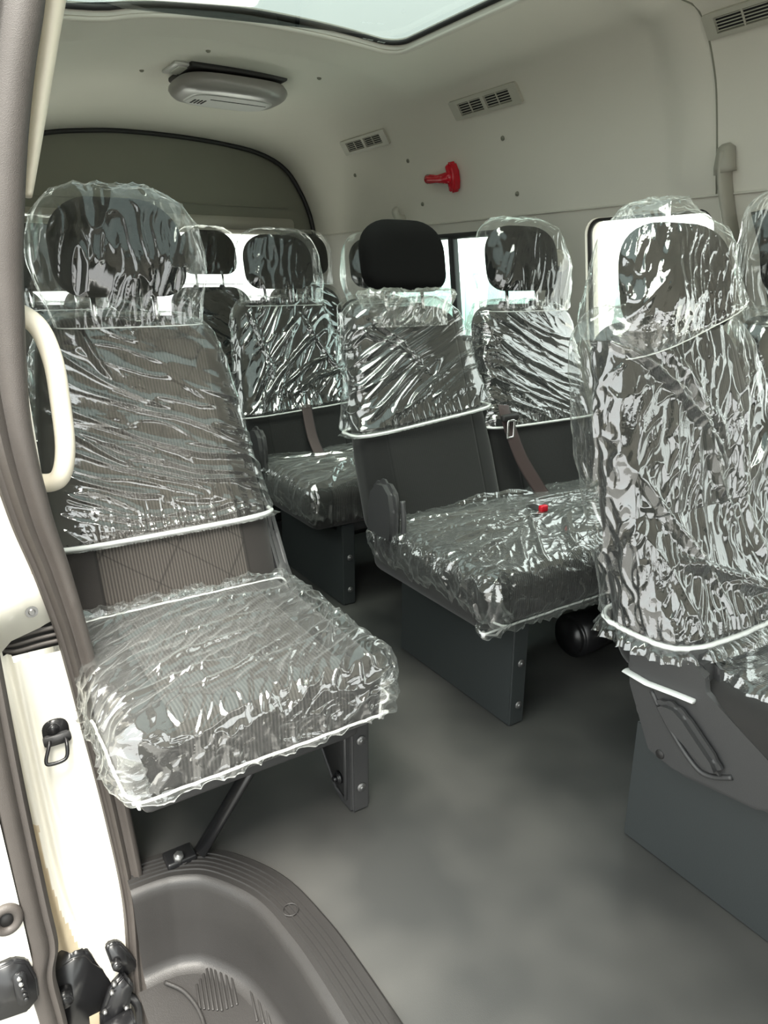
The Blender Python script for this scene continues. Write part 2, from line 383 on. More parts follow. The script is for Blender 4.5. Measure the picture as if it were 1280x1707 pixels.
def rings(sp_, zs, N, off=0.0, zt=None, zb=None):
    zt = (sp_['zt'] + off) if zt is None else zt
    cu, su = sup(sp_['hw0'] + off, sp_['hd0'] + off, sp_['n'], N)
    z = zs[:, None]
    def rnd(z, r):
        q = np.clip((z - (zt - r)) / r, 0, 1); return r * (1 - np.sqrt(np.maximum(0, 1 - q * q)))
    def rndb(z, r):
        q = np.clip(((zb + r) - z) / r, 0, 1); return r * (1 - np.sqrt(np.maximum(0, 1 - q * q)))
    hw = sp_['hw'](z) + off - rnd(z, sp_['rt']); hd = sp_['hd'](z) + off - rnd(z, sp_['rd'])
    if zb is not None: hw = hw - rndb(z, sp_['rb']); hd = hd - rndb(z, min(sp_['rb'], .035))
    return np.stack([sp_['dx'](z) + hw * cu, sp_['yc'](z) + hd * su, z + 0 * cu], -1)
def zsamp(z0, z1, n, r):
    a = np.linspace(z0, z1 - r, max(2, int(n * .75)))[:-1]; t = np.linspace(0, np.pi / 2, max(4, int(n * .25))); return np.concatenate([a, z1 - r + r * np.sin(t)])
def cap(P, k, top=True):
    R = P[-1] if top else P[0]; c = R.mean(0); s = np.linspace(1, .02, k + 1)[1:]
    ad = c + (R - c)[None] * s[:, None, None]
    return np.concatenate([P, ad] if top else [ad[::-1], P], 0)
def solid_mesh(name, sp_, N=72, nz=40):
    zb, zt, r = sp_['zb'], sp_['zt'], sp_['rb']
    t = np.linspace(np.pi / 2, 0, 8); lo = zb + r - r * np.sin(t)
    zs = np.concatenate([lo[:-1], zsamp(zb + r, zt, nz, max(sp_['rt'], sp_['rd']))])
    P = rings(sp_, zs, N, 0, zb=zb); P = cap(cap(P, 5), 5, False)
    return grid_mesh(name, P)

def fold_attr(me, Q, pars, an=8.0):
    d = np.array(pars[0][2] if pars else (0, 0, 1), float); d /= np.linalg.norm(d)
    F = Q - (1 - 1 / an) * (Q @ d)[..., None] * d
    at = me.attributes.new('fold', 'FLOAT_VECTOR', 'POINT'); at.data.foreach_set('vector', F.reshape(-1).astype(np.float32))
AMP = .5
def fold_disp(P, pars, seed):
    D = np.zeros(P.shape[:2])
    for (amp, freq, d, an, pw) in pars: D += amp * AMP * ridge(P, freq, d, an * 1.6, pw, seed + freq)
    return D
def creases(U, V, segs, seed=0.):
    """long raised folds along bowed lines in the sheet: (u0,v0,u1,v1,bow,height,width)"""
    D = np.zeros(U.shape)
    nz = perlin(np.stack([U * 9, V * 9, 0 * U + seed], -1)); nz2 = perlin(np.stack([U * 9, V * 9, 0 * U + seed + 5], -1))
    for (a, b, c, d, bow, h, w) in segs:
        t = np.linspace(0, 1, 15); mx, my = (a + c) / 2 - (d - b) * bow, (b + d) / 2 + (c - a) * bow
        X = (1 - t) ** 2 * a + 2 * t * (1 - t) * mx + t * t * c; Y = (1 - t) ** 2 * b + 2 * t * (1 - t) * my + t * t * d
        best = np.full(U.shape, 9.); tt = np.zeros(U.shape); Uw = U + .012 * nz; Vw = V + .012 * nz2
        for k in range(14):
            ex, ey = X[k + 1] - X[k], Y[k + 1] - Y[k]; q = np.clip(((Uw - X[k]) * ex + (Vw - Y[k]) * ey) / (ex * ex + ey * ey), 0, 1)
            dd = np.hypot(Uw - X[k] - q * ex, Vw - Y[k] - q * ey); m_ = dd < best; best = np.where(m_, dd, best); tt = np.where(m_, (k + q) / 14, tt)
        D = np.maximum(D, h * np.exp(-(best / w) ** 2) * np.clip(np.sin(np.pi * np.clip(tt, .02, .98)) * 1.6, 0, 1))
    return D
def fan(p0s, p1s, bow, h, w):
    return [(a, b, c, d, bow * random.uniform(.5, 1.4), h * random.uniform(.6, 1.2), w * random.uniform(.7, 1.3)) for (a, b), (c, d) in zip(p0s, p1s)]
def film_on(name, sp_, zhem, off=.008, N=260, nz=170, pars=(), seed=1, mat='film', loc=(0, 0, 0), hem=True, tilt=0., tilty=0., flare=0., slack=None, pull=.6, lab=None, cat='plastic cover', group=None, hemr=.0028, shift=(0, 0), capk=14, cre=(), frill=0):
    """clear bag pulled down over a seat solid, open at its hem; parameters give the hang of the hem and the run of the folds"""
    zt = sp_['zt'] + off
    zs = zsamp(zhem, zt, nz, max(sp_['rt'], sp_['rd'])); B = rings(sp_, zs, N, off); B = cap(B, capk)
    Nn = normals(B)
    if (Nn[len(Nn) // 3, :, :2] * (B[len(B) // 3, :, :2] - B[len(B) // 3, :, :2].mean(0))).sum() < 0: Nn = -Nn
    v = np.clip((B[..., 2] - zhem) / (zt - zhem), 0, 1)
    D = fold_disp(B, pars, seed)
    D += .004 * perlin(B * 7 + seed) + .001 * perlin(B * 22 + seed)
    ang = np.arctan2(B[..., 1] - B[..., 1].mean(1, keepdims=True), B[..., 0]); gath = ridge(np.stack([np.cos(ang) * 7, np.sin(ang) * 7, v * 1.2], -1), 1.5, None, 1, 2, seed)
    D += .009 * gath * np.exp(-v / .09)
    if slack is not None: D += slack(v, B)
    if cre: D += creases(B[..., 0], B[..., 2], cre, seed) * (B[..., 1] < sp_['yc'](B[..., 2]) + .01)
    D = np.maximum(D, -off * .6)
    zf = B[..., 2] - zhem; hemk = np.exp(-((zf - frill) / .007) ** 2) * pull
    if frill: D += .007 * np.clip(1 - zf / max(frill, 1e-4), 0, 1) * (gath + .3)
    D = D * (1 - hemk)
    Q = B + Nn * D[..., None]
    cx = B[..., 0] - 0; Q[..., 2] += (tilt * Q[..., 0] + tilty * (Q[..., 1] - B[..., 1].mean())) * (1 - v) ** 1.0
    Q[..., 0] += shift[0]; Q[..., 1] += shift[1]
    me = grid_mesh(name, Q); fold_attr(me, Q, pars); o = link(name, me, mat, None, loc)
    tag(o, lab, cat, group)
    if hem:
        hr = max(1, int(np.argmin(np.abs(B[:, 0, 2] - zhem - frill)))); r = [Vector(p) for p in Q[hr][::2]]
        obj('elastic_hem', tube_bm(r, hemr, 5, closed=True), 'hem', o)
    return o
def film_cushion(name, cxy, hx, hy, ztop, drops, N=230, pars=(), seed=1, mat='film', loc=(0, 0, 0), r=.035, lab=None, group=None, off=.007, crown=.012, tuck=.03, hemr=.0028, rise=0.0, cre=(), frill=0):
    """clear cover laid over a seat cushion: flat on top, rolled over the four edges, gathered hem"""
    dl, dr, df, db = drops
    s = np.linspace(-1, 1, N)
    def axis(h, dn, dp):
        L0 = h - r; arc = r * np.pi / 2; tn = L0 + arc + dn; tp = L0 + arc + dp
        q = np.where(s < 0, s * tn, s * tp); a = np.abs(q); sg = np.sign(q)
        th = np.clip((a - L0) / r, 0, np.pi / 2); x = np.minimum(a, L0) + r * np.sin(th); dz = r * (1 - np.cos(th)) + np.maximum(0, a - L0 - arc)
        lim = np.where(s < 0, dn, dp); over = np.maximum(0, a - L0 - arc) / np.maximum(lim, 1e-4)
        x = x - tuck * over ** 2
        return sg * x, dz, np.abs(s)
    X, dX, aX = axis(hx, dl, dr); Y, dY, aY = axis(hy, df, db)
    X2, Y2 = np.meshgrid(X, Y); DX, DY = np.meshgrid(dX, dY)
    lim = max(drops) + r
    Z = ztop - np.maximum(DX, DY) - .25 * np.minimum(DX, DY) + crown * (1 - (X2 / hx) ** 2) * (1 - (Y2 / hy) ** 2) + rise * Y2
    # round the corner columns in plan
    kk = np.clip(np.minimum(DX, DY) / r, 0, 1); X2 = X2 * (1 - .07 * kk); Y2 = Y2 * (1 - .07 * kk)
    B = np.stack([X2 + cxy[0], Y2 + cxy[1], Z], -1); Nn = normals(B, False)
    if Nn[N // 2, N // 2, 2] < 0: Nn = -Nn
    D = off + fold_disp(B, pars, seed) + .005 * perlin(B * 6 + seed) + .0015 * perlin(B * 20 + seed)
    A1, A2 = np.meshgrid(aX, aY); e = np.maximum(A1, A2)
    g = ridge(B * np.array([1, 1, .3]), 30, None, 1, 2, seed); D += .012 * g * np.clip((e - .72) / .25, 0, 1)
    if cre: D += creases(B[..., 0], B[..., 1], cre, seed)
    D = np.maximum(D, .001); D *= 1 - .88 * np.clip((e - .972) / .02, 0, 1)
    Q = B + Nn * D[..., None]
    me = grid_mesh(name, Q, False); fold_attr(me, Q, pars); o = link(name, me, mat, None, loc); tag(o, lab, 'plastic cover', group)
    e0 = [Vector(p) for p in Q[1, 1:-1:2]] + [Vector(p) for p in Q[1:-1:2, -2]] + [Vector(p) for p in Q[-2, -2:0:-2]] + [Vector(p) for p in Q[-2:0:-2, 1]]
    obj('elastic_hem', tube_bm(e0, hemr, 5, closed=True), 'hem', o)
    return o

# ------------------------------------------------------------------ shell of the van
PR = [(1.98, 0), (1.98, .7), (1.95, .95), (1.905, 1.24), (1.87, 1.42), (1.825, 1.56), (1.74, 1.67), (1.58, 1.735), (1.3, 1.765), (1.0, 1.77), (.8, 1.757), (.6, 1.725), (.42, 1.655), (.29, 1.56), (.225, 1.46), (.195, 1.36), (.17, 1.25), (.14, 1.0), (.14, .7), (.14, 0)]
pr = smooth_path([(x, 0, z) for x, z in PR], 10)
ps = [0.0]
for a, b in zip(pr, pr[1:]): ps.append(ps[-1] + (b - a).length)
PSX = np.array([p.x for p in pr]); PSZ = np.array([p.z for p in pr]); PSS = np.array(ps)
def prof(s): return float(np.interp(s, PSS, PSX)), float(np.interp(s, PSS, PSZ))
def s_at(z, right=True):
    h = int(np.argmax(PSZ))
    return float(np.interp(z, PSZ[:h], PSS[:h])) if right else float(np.interp(-z, -PSZ[h:], PSS[h:]))
def s_atx(x): # on the roof
    return float(np.interp(-x, -PSX[40:150], PSS[40:150]))
def sst(a, b, x): t = min(1, max(0, (x - a) / (b - a))); return t * t * (3 - 2 * t)
SKY = (.42, 1.435, .55, 2.165)   # x0,x1,y0,y1 of the roof window
def shell(s, y):
    x, z = prof(s)
    up = sst(1.3, 1.6, z)
    if up > 0:
        z -= .085 * sst(3.0, 3.66, y) * up
        d = max(abs(x - (SKY[0] + SKY[1]) / 2) - (SKY[1] - SKY[0]) / 2, abs(y - (SKY[2] + SKY[3]) / 2) - (SKY[3] - SKY[2]) / 2, 0)
        z -= .030 * (1 - sst(.22, .36, d)) * sst(1.66, 1.72, z)
        # arched rib over the far side
        if x > 1.2:
            k = sst(1.29, 1.31, y) * (1 - sst(1.40, 1.43, y)); n = .012 * k
            x -= n * min(1, max(0, (1.77 - z) / .1)); z -= n * min(1, max(0, (x - 1.2) / .5)) * sst(1.5, 1.65, z)
    return (x, y, z)
Y0, Y1 = -1.1, 3.66
def srect(y0, y1, s0, s1, r=.05): return [(p[1], p[0]) for p in rrect(y0, s0, y1, s1, r)]  # (s,y)
S1 = s_at(1.265)
def hole_right(y0, y1, z0, z1, r=.05): return dens(srect(y0, y1, s_at(z0), s_at(z1), r), .06)
HW1 = hole_right(1.30, 1.765, .80, 1.235, .05); HW2 = hole_right(1.99, 2.98, .80, 1.225, .04); HW3 = hole_right(-.95, .95, .80, 1.235, .05)
outer = dens([(0, Y0), (S1, Y0), (S1, Y1), (0, Y1)], .06)
o = obj('wall_right', holed(outer, [HW1, HW2, HW3], (.06, .06), shell), 'trim'); tag(o, kind='structure')
S2 = s_at(1.25, False)
SKYH = dens([(p[0], p[1]) for p in rrect(s_atx(SKY[1]), SKY[2], s_atx(SKY[0]), SKY[3], .07, 8)], .04)
outer = dens([(S1 + .001, Y0), (S2, Y0), (S2, Y1), (S1 + .001, Y1)], .04)
# the near side below the headliner is cut away over the sliding-door opening
opening = [(s_at(1.5, False), -.85), (s_at(1.5, False), 1.15), (S2 + .2, 1.15), (S2 + .2, -.85)]
outer2 = dens([(S1 + .001, Y0), (s_at(1.5, False), Y0), (s_at(1.5, False), 1.22), (S2, 1.22), (S2, Y1), (S1 + .001, Y1)], .04)
ceil = obj('ceiling', holed(outer2, [SKYH], (.04, .035), shell), 'liner'); tag(ceil, kind='structure')
HF = hole_front = dens([(s_at(1.2, False), -.9), (s_at(.8, False), -.9), (s_at(.8, False), -.3), (s_at(1.2, False), -.3)], .08)
outer = dens([(s_at(1.5, False), -1.1), (float(PSS[-1]), -1.1), (float(PSS[-1]), -.15), (s_at(1.5, False), -.15)], .08)
o = obj('wall_left_front', holed(outer, [HF], (.08, .08), shell), 'trim'); tag(o, kind='structure')
fp = dens([(p[0], p[2]) for p in [shell(s, -1.1) for s in np.linspace(s_at(.02), s_at(.02, False), 120)]], .2)
o = obj('wall_front', holed(fp, [dens(rrect(.35, .85, 1.8, 1.45, .1), .1)], (.1, .1), lambda x, z: (x, -1.09, z)), 'gate'); tag(o, kind='structure')
SW = s_at(1.18, False); SE = float(PSS[-1])
HL = dens([(s_at(1.15, False), 1.75), (s_at(.8, False), 1.75), (s_at(.8, False), 3.2), (s_at(1.15, False), 3.2)], .08)
outer = dens([(S2, 1.22), (SE, 1.22), (SE, Y1), (S2, Y1)], .08)
o = obj('wall_left', holed(outer, [HL], (.08, .08), shell), 'trim'); tag(o, kind='structure')
# outer skin of the roof, so that no light leaks from above
bm = bmesh.new()
rs = [(2.04, 0), (2.04, .8), (2.0, 1.25), (1.93, 1.6), (1.8, 1.78), (1.55, 1.84)]
o = obj('trim_1', tube_bm([Vector(shell(S1, y)) + Vector((-.003, 0, 0)) for y in np.linspace(Y0, Y1, 40)], .0035, 6), 'trim'); tag(o, kind='structure')
# seam beside the arched rib
o = obj('trim_2', tube_bm([Vector(shell(s, 1.295)) - Vector((.002, 0, .002)) for s in np.linspace(S1, s_atx(1.5), 40)], .0022, 6), 'gate'); tag(o, kind='structure')

# windows: reveal, rubber gasket and glass
def window(n, hole, mat_glass, depth=.05, gasket=.008, gm='blackmatte', side=1):
    ring = [Vector(shell(s, y)) for s, y in hole]
    c = sum(ring, Vector()) / len(ring)
    bm = bmesh.new()
    a = [bm.verts.new(p) for p in ring]; b = [bm.verts.new(p + Vector((side * depth, 0, 0))) for p in ring]; k = len(ring)
    for i in range(k): bm.faces.new((a[i], a[(i + 1) % k], b[(i + 1) % k], b[i]))
    w_ = obj('window_%d' % n, bm, 'trim'); tag(w_, kind='structure')
    obj('gasket', tube_bm([c + (p - c) * .995 + Vector((side * depth * .35, 0, 0)) for p in ring], gasket, 8, closed=True), gm, w_)
    bm = bmesh.new(); vs = [bm.verts.new(c + (p - c) * 1.0 + Vector((side * depth * .8, 0, 0))) for p in ring]
    bm.faces.new(vs); obj('pane', bm, mat_glass, w_, smooth=False)
    return w_
window(1, HW1, 'glass', .06, .009)
w2 = window(2, HW2, 'glasstint', .06, .022)
obj('sash_rail', box_bm(0, 0, 0, .03, .035, .46, .006, rot=Matrix.Rotation(-.12, 3, 'Y')), 'blackmatte', w2, loc=(1.955, 2.49, 1.01))
window(3, HW3, 'glass', .06, .009)
window(4, HL, 'glass', .05, .009, side=-1)
# roof window: lip, gasket, tinted glass with printed mark
ring = [Vector(shell(s, y)) for s, y in SKYH]; k = len(ring)
bm = bmesh.new(); a = [bm.verts.new(p) for p in ring]; b = [bm.verts.new(p + Vector((0, 0, .030))) for p in ring]
for i in range(k): bm.faces.new((a[i], a[(i + 1) % k], b[(i + 1) % k], b[i]))
w5 = obj('window_5', bm, 'trim'); tag(w5, kind='structure')
c = sum(ring, Vector()) / k
obj('lip', tube_bm([c + (p - c) * 1.012 + Vector((0, 0, -.004)) for p in ring], .008, 8, closed=True), 'trim', w5)
obj('gasket', tube_bm([c + (p - c) * .995 + Vector((0, 0, .018)) for p in ring], .007, 8, closed=True), 'dark', w5)
bm = bmesh.new(); bm.faces.new([bm.verts.new(p + Vector((0, 0, .026 + (p.z - p.z)))) for p in ring]); obj('pane', bm, 'roofglass', w5, smooth=False)
bm = bmesh.new()
for i, (dx, wd) in enumerate(((0, .012), (.014, .008), (.024, .010), (.05, .007), (.059, .007), (.068, .007))):
    box_bm(1.27 + dx, 2.085 - .0 * i, c.z + .020, wd, .007, .001, bm=bm)
obj('printed_mark', bm, 'labelgrey', w5, smooth=False)

# floor with the step recess cut out
stepo = [(.10, 1.165), (.20, 1.163), (.27, 1.15), (.33, 1.115), (.38, 1.05), (.415, .975), (.432, .88), (.44, .75), (.44, .4), (.44, -.3)]
sp3 = smooth_path([(x, y, 0) for x, y in stepo], 8)
fl_outer = [(1.98, -1.1), (1.98, 3.66), (.14, 3.66), (.14, 1.165)] + [(p.x, p.y) for p in sp3 if p.x > .145] + [(.44, -1.1)]
o = obj('floor', holed(dens(fl_outer, .15), [], (.15, .15), lambda x, y: (x, y, 0)), 'floor', smooth=False); tag(o, kind='structure')
# rear gate
GY = 3.66
arc = []
zc = lambda x: shell(s_atx(x), GY)[2] if x < 1.6 else 0
poly = [shell(s, GY) for s in np.linspace(s_at(.02), s_at(.02, False), 120)]
gp = dens([(p[0], p[2]) for p in poly], .2)
HG = dens(rrect(.38, .82, 1.72, 1.275, .07), .1)
o = obj('wall_rear', holed(gp, [HG], (.08, .08), lambda x, z: (x, GY - .01 + .035 * (1 - sst(1.27, 1.32, z)) * 0, z)), 'gate'); tag(o, kind='structure')
# lighter lower part of the gate with the window surround
o = obj('trim_3', prism_bm([(p[0], p[1]) for p in rrect(.34, 1.28, 1.78, 1.345, .02)], 'y', GY - .022, GY - .008, .004), 'vent'); tag(o, kind='structure')
o = obj('trim_4', box_bm(1.1, GY - .014, 1.395, 1.3, .01, .006, .002), 'gate'); tag(o, kind='structure')
# black rubber round the gate aperture
gring = [Vector(shell(s, GY - .03)) for s in np.linspace(s_at(.3), s_at(.3, False), 140)]; cg = Vector((1.05, GY - .03, 1.0))
o = obj('trim_5', tube_bm([cg + (p - cg) * .99 for p in gring], .011, 8), 'blackmatte'); tag(o, kind='structure')
w6 = obj('window_6', tube_bm([(x, GY - .015, z) for x, z in HG], .012, 8, closed=True), 'trim'); tag(w6, kind='structure')
bm = bmesh.new(); bm.faces.new([bm.verts.new((x, GY + .02, z)) for x, z in HG]); obj('pane', bm, 'glass', w6, smooth=False)
obj('brake_light', box_bm(1.27, GY + .0, 1.235, .14, .02, .012, .004), 'vent', w6)
# front bulk of the cabin (behind the viewer's right shoulder) is open to the windscreen
# outside ground; unseen dark half added on the door side to dim the bounce
for nm, x0, x1, mt in (('ground', .3, 30, 'ground'), ('ground_dimmer', -30, .3, 'dim_ground')):
    bm = bmesh.new(); bm.faces.new([bm.verts.new(p) for p in ((x0, -30, -.62), (x1, -30, -.62), (x1, 30, -.62), (x0, 30, -.62))])
    o = obj(nm, bm, mt, smooth=False); tag(o, kind='structure')

# ------------------------------------------------------------------ sliding-door aperture: rubber seal, white jamb, handle
def sweep_bm(path, prof_fn):
    """prof_fn(i) gives ring of 3-D points for path station i"""
    bm = bmesh.new(); R = [[bm.verts.new(p) for p in prof_fn(i)] for i in range(len(path))]
    n = len(R[0])
    for a, b in zip(R, R[1:]):
        for k in range(n): bm.faces.new((a[k], a[(k + 1) % n], b[(k + 1) % n], b[k]))
    bm.faces.new(R[0][::-1]); bm.faces.new(R[-1]); return bm
sealR = [(.275, 1.21, 1.60), (.229, 1.2, 1.407), (.204, 1.2, 1.319), (.181, 1.2, 1.221), (.160, 1.2, 1.103), (.147, 1.2, 1.004), (.134, 1.2, .847), (.143, 1.2, .702), (.159, 1.2, .595), (.173, 1.195, .47), (.187, 1.185, .299), (.196, 1.16, .11), (.197, 1.13, -.03), (.186, 1.11, -.16), (.176, 1.10, -.33), (.172, 1.10, -.5)]
sr = smooth_path(sealR, 8)
sw = [.062 if p.z > .9 else .062 - .016 * sst(.9, .3, p.z) if False else .056 for p in sr]
def seal_ring(i):
    p = sr[i]; wd = float(np.interp(p.z, [-.3, -.04, .15, .30, .48, .58, .7, .85, 1.1], [.036, .041, .045, .049, .049, .055, .062, .07, .105]))
    # across the width: rounded bulb, groove, flange lip
    out = []
    for u, d in ((0, .012), (0, -.004), (.04, -.013), (.12, -.019), (.24, -.021), (.36, -.017), (.44, -.010), (.5, -.009), (.56, -.014), (.66, -.018), (.76, -.013), (.82, -.006), (.88, -.006), (.95, -.009), (1, -.004), (1, .012)):
        out.append((p.x - u * wd, p.y + d, p.z))
    return out
seal = obj('door_seal', sweep_bm(sr, seal_ring), 'seal', auto=50)
tag(seal, 'dark grey ribbed rubber seal running down the edge of the sliding door opening', 'rubber seal')
# white painted jamb behind and outside the seal, pressed with long vertical creases
def jamb_pt(u, z):
    ys = np.array([p.y for p in sr])[::-1]; zs_ = np.array([p.z for p in sr])[::-1]; xs_ = np.array([p.x for p in sr])[::-1]
    xr = float(np.interp(z, zs_, xs_)) - .03; yr = float(np.interp(z, zs_, ys))
    xl = -.07
    x = xl + (xr - xl) * u
    e = float(np.interp(z, [-.5, -.2, -.02, .1, .3, .5, .6, 1.5], [.085, .066, .052, .045, .040, .034, .02, .03]))  # where the flat face ends
    y = yr + .006
    t = x - e
    if t < 0: y += .02 * min(1, -t / .012)
    if t < -.02: y += .03 * min(1, (-t - .02) / .02)
    g = e + .012 + .035 * sst(.05, -.3, z)
    y += .006 * math.exp(-((x - g) / .004) ** 2) - .004 * math.exp(-((x - g - .010) / .004) ** 2)
    g2 = e + .028 + .07 * sst(.25, -.35, z)
    y += .005 * sst(.45, .3, z) * math.exp(-((x - g2) / .006) ** 2)
    return (x, y, z)
bm = bmesh.new(); NU, NZ = 90, 150
V = [[bm.verts.new(jamb_pt(i / NU, -.5 + 2.05 * j / NZ)) for i in range(NU + 1)] for j in range(NZ + 1)]
for j in range(NZ):
    for i in range(NU):
        z = -.5 + 2.05 * (j + .5) / NZ; x = V[j][i].co.x
        if .462 < z < .512 and x > .036 + .02 * ((z - .487) / .025) ** 2 * 1.0: continue   # the slot of the door rail
        f = bm.faces.new((V[j][i], V[j][i + 1], V[j + 1][i + 1], V[j + 1][i]))
        if z < .16 and x < .045 + .07 * sst(.1, -.35, z): f.material_index = 1
j_ = obj('door_jamb', bm, 'paint'); j_.data.materials.append(M['tan'])
tag(j_, 'cream white painted door jamb with pressed vertical creases outside the rubber seal', 'door jamb')
sm = j_
rc = obj('rail_slot', box_bm(.085, 1.245, .487, .12, .05, .062, .005), 'blackmatte', j_)
for z, r in ((.497, .004), (.484, .0035), (.472, .004)):
    obj('slot_strip', tube_bm(smooth_path([(.036, 1.212, z * .5 + .2435), (.06, 1.206, z), (.10, 1.203, z + .003), (.145, 1.20, z + .004)], 6), r, 8), 'seal', j_)
obj('cover_plate', prism_bm([(-.05, .60), (.06, .62), (.104, .60), (.121, .515), (.10, .508), (.055, .498), (.036, .48), (.03, .468), (-.05, .468)], 'y', 1.196, 1.202, .002), 'paint', j_)
scr = cyl_bm((.092, 1.196, .539), (.092, 1.191, .539), .0065, .004, 16); cyl_bm((.092, 1.1955, .539), (.092, 1.194, .539), .0095, .0095, 20, bm=scr)
obj('screw', scr, 'screw', j_, auto=40)

# striker loop on the jamb
st = empty('door_striker', (.098, 1.196, .305), 'black metal door striker loop screwed to the white jamb', 'door striker')
bm = prism_bm([(x, z) for x, z in rrect(-.021, -.028, .021, .032, .017)], 'y', -.006, .002, .002)
obj('base_plate', bm, 'black', st)
bm = cyl_bm((-.004, -.005, .016), (-.004, -.012, .016), .011, .009, 20, .002); obj('bolt', bm, 'black', st)
obj('housing', prism_bm(rrect(-.022, -.012, .022, .007, .006), 'y', -.014, -.004, .003), 'plastic', st)
obj('wire_loop', tube_bm(smooth_path([(.012, -.004, -.002), (.012, -.026, -.008), (.006, -.036, -.028), (-.018, -.037, -.030), (-.024, -.033, -.024), (-.014, -.018, -.004), (-.012, -.004, -.001)], 6), .0032, 10), 'black', st)
# small stopper on the jamb edge
sb = empty('door_stopper', (.052, 1.20, .14), 'small dark hexagonal rubber stopper on the edge of the white jamb', 'door stopper')
obj('stud', cyl_bm((0, .002, 0), (-.006, -.02, .004), .011, .010, 6, .002), 'seal', sb)
obj('bracket', prism_bm([(.006, .018), (.014, .014), (.018, -.028), (.012, -.028), (.004, -.012)], 'y', -.006, .004, .001), 'seal', sb)

# black roller arm at the foot of the jamb
ra = empty('roller_arm', (.08, 1.12, -.18), 'glossy black roller arm and bracket at the bottom of the door opening', 'door roller')
obj('bracket_plate', prism_bm(smooth_path([(-.085, 0, .055), (-.05, 0, .075), (-.02, 0, .088), (.008, 0, .078), (.016, 0, .045), (.02, 0, .02), (.04, 0, -.02), (.03, 0, -.16), (-.085, 0, -.16)], 3, True) and [(-.085, .055), (-.05, .077), (-.02, .09), (.004, .084), (.014, .06), (.018, .03), (.03, .01), (.045, -.02), (.04, -.16), (-.085, -.16)], 'y', -.01, .035, .006), 'black', ra)
obj('hinge_arm', prism_bm([(.034, .095), (.052, .092), (.075, .03), (.066, .02), (.04, .03), (.02, .0), (.0, -.05), (-.01, -.1), (.02, -.12), (.045, -.06), (.07, -.02), (.085, -.06), (.06, -.13), (.09, -.13), (.095, .0), (.07, .05)] and [(.032, .09), (.038, .097), (.052, .095), (.06, .085), (.082, .03), (.078, .018), (.062, .01), (.04, .035)], 'y', -.028, -.012, .003), 'black', ra)
obj('arm', prism_bm([(.055, .03), (.03, .012), (.006, -.04), (-.002, -.12), (.035, -.12), (.05, -.05), (.07, -.01)], 'y', -.04, -.02, .005), 'black', ra)
obj('pivot', cyl_bm((-.045, -.012, .03), (-.045, -.04, .03), .016, .014, 24, .003), 'black', ra)
obj('pivot', cyl_bm((.045, -.03, .06), (.045, -.046, .06), .009, .008, 20, .002), 'black', ra)
for x, z in ((.03, .006), (.036, .022), (.014, -.03), (.05, -.045)):
    obj('rivet', cyl_bm((x, -.038, z), (x, -.045, z), .0048, .003, 14), 'screw', ra)
obj('roller', cyl_bm((-.01, -.05, -.075), (.06, -.05, -.065), .02, .02, 28, .004), 'black', ra)
obj('lever', tube_bm(smooth_path([(.05, -.02, -.03), (.07, -.03, -.06), (.068, -.03, -.12)], 6), .008, 10), 'black', ra)

# leading edge of the opened sliding door, far left
sd = empty('sliding_door', (-.03, 1.05, .2), 'white edge of the opened sliding door with a black rubber strip and latches', 'car door')
de = [(-.06, .75), (-.035, .45), (-.005 + .03 * 0, .10), (.028, -.10), (.03, -.34), (.03, -.75)]
dp = [(-.005, .29 - .2), (.0, .10 - .2), (.03, -.135 - .2)]
edge = [(.024, .62), (.024, .3), (.024, .09), (.025, -.1), (.0305, -.34), (.036, -.6)]
bm = prism_bm([(-.16, .62), (.010, .62), (.014, .3), (.022, .09), (.027, -.1), (.031, -.34), (.036, -.6), (-.16, -.6)], 'y', 0, .6, .006); obj('door_shell', bm, 'paint', sd, auto=40)
spath = smooth_path([(.045, .01, .62), (.045, .01, .3), (.046, .01, .1), (.050, .008, -.1), (.052, .008, -.19), (.040, .008, -.25), (.044, .008, -.36), (.05, .008, -.6)], 6)
def dring(i):
    p = spath[i]; return [(p.x - .024, p.y, p.z), (p.x - .02, p.y - .012, p.z), (p.x - .008, p.y - .016, p.z), (p.x, p.y - .012, p.z), (p.x + .004, p.y - .006, p.z), (p.x + .012, p.y - .010, p.z), (p.x + .018, p.y - .004, p.z), (p.x + .018, p.y + .02, p.z), (p.x - .024, p.y + .02, p.z)]
obj('rubber_strip', sweep_bm(spath, dring), 'seal', sd, auto=50)
bm = bmesh.new()
pth = [(.006 + .017 * math.cos(t), -.004, -.095 + .021 * math.sin(t)) for t in np.linspace(0, 2 * math.pi, 28, endpoint=False)]
gr = obj('rubber_grommet', tube_bm(pth, .0075, 10, closed=True), 'seal', sd); obj('socket', cyl_bm((.006, .0, -.095), (.006, -.005, -.095), .012, .012, 20), 'blackmatte', gr)
la = obj('latch', prism_bm([(-.03, .045), (.01, .045), (.028, .03), (.036, -.01), (.034, -.05), (.014, -.068), (-.03, -.06)], 'y', -.014, .002, .004), 'black', sd, loc=(-.005, 0, -.215))
obj('latch_recess', prism_bm(rrect(.003, -.045, .022, .022, .008), 'y', -.018, -.012, .002), 'black', la)
for i, z in enumerate((.012, .0, -.012, -.024, -.034)):
    obj('latch_tooth', cyl_bm((.012 + .001 * i, -.016, z), (.012 + .001 * i, -.021, z), .0048, .003, 14), 'chrome' if i < 2 else 'black', la)
obj('stop_block', box_bm(-.002, -.004, .075, .022, .012, .024, .005), 'seal', sd)

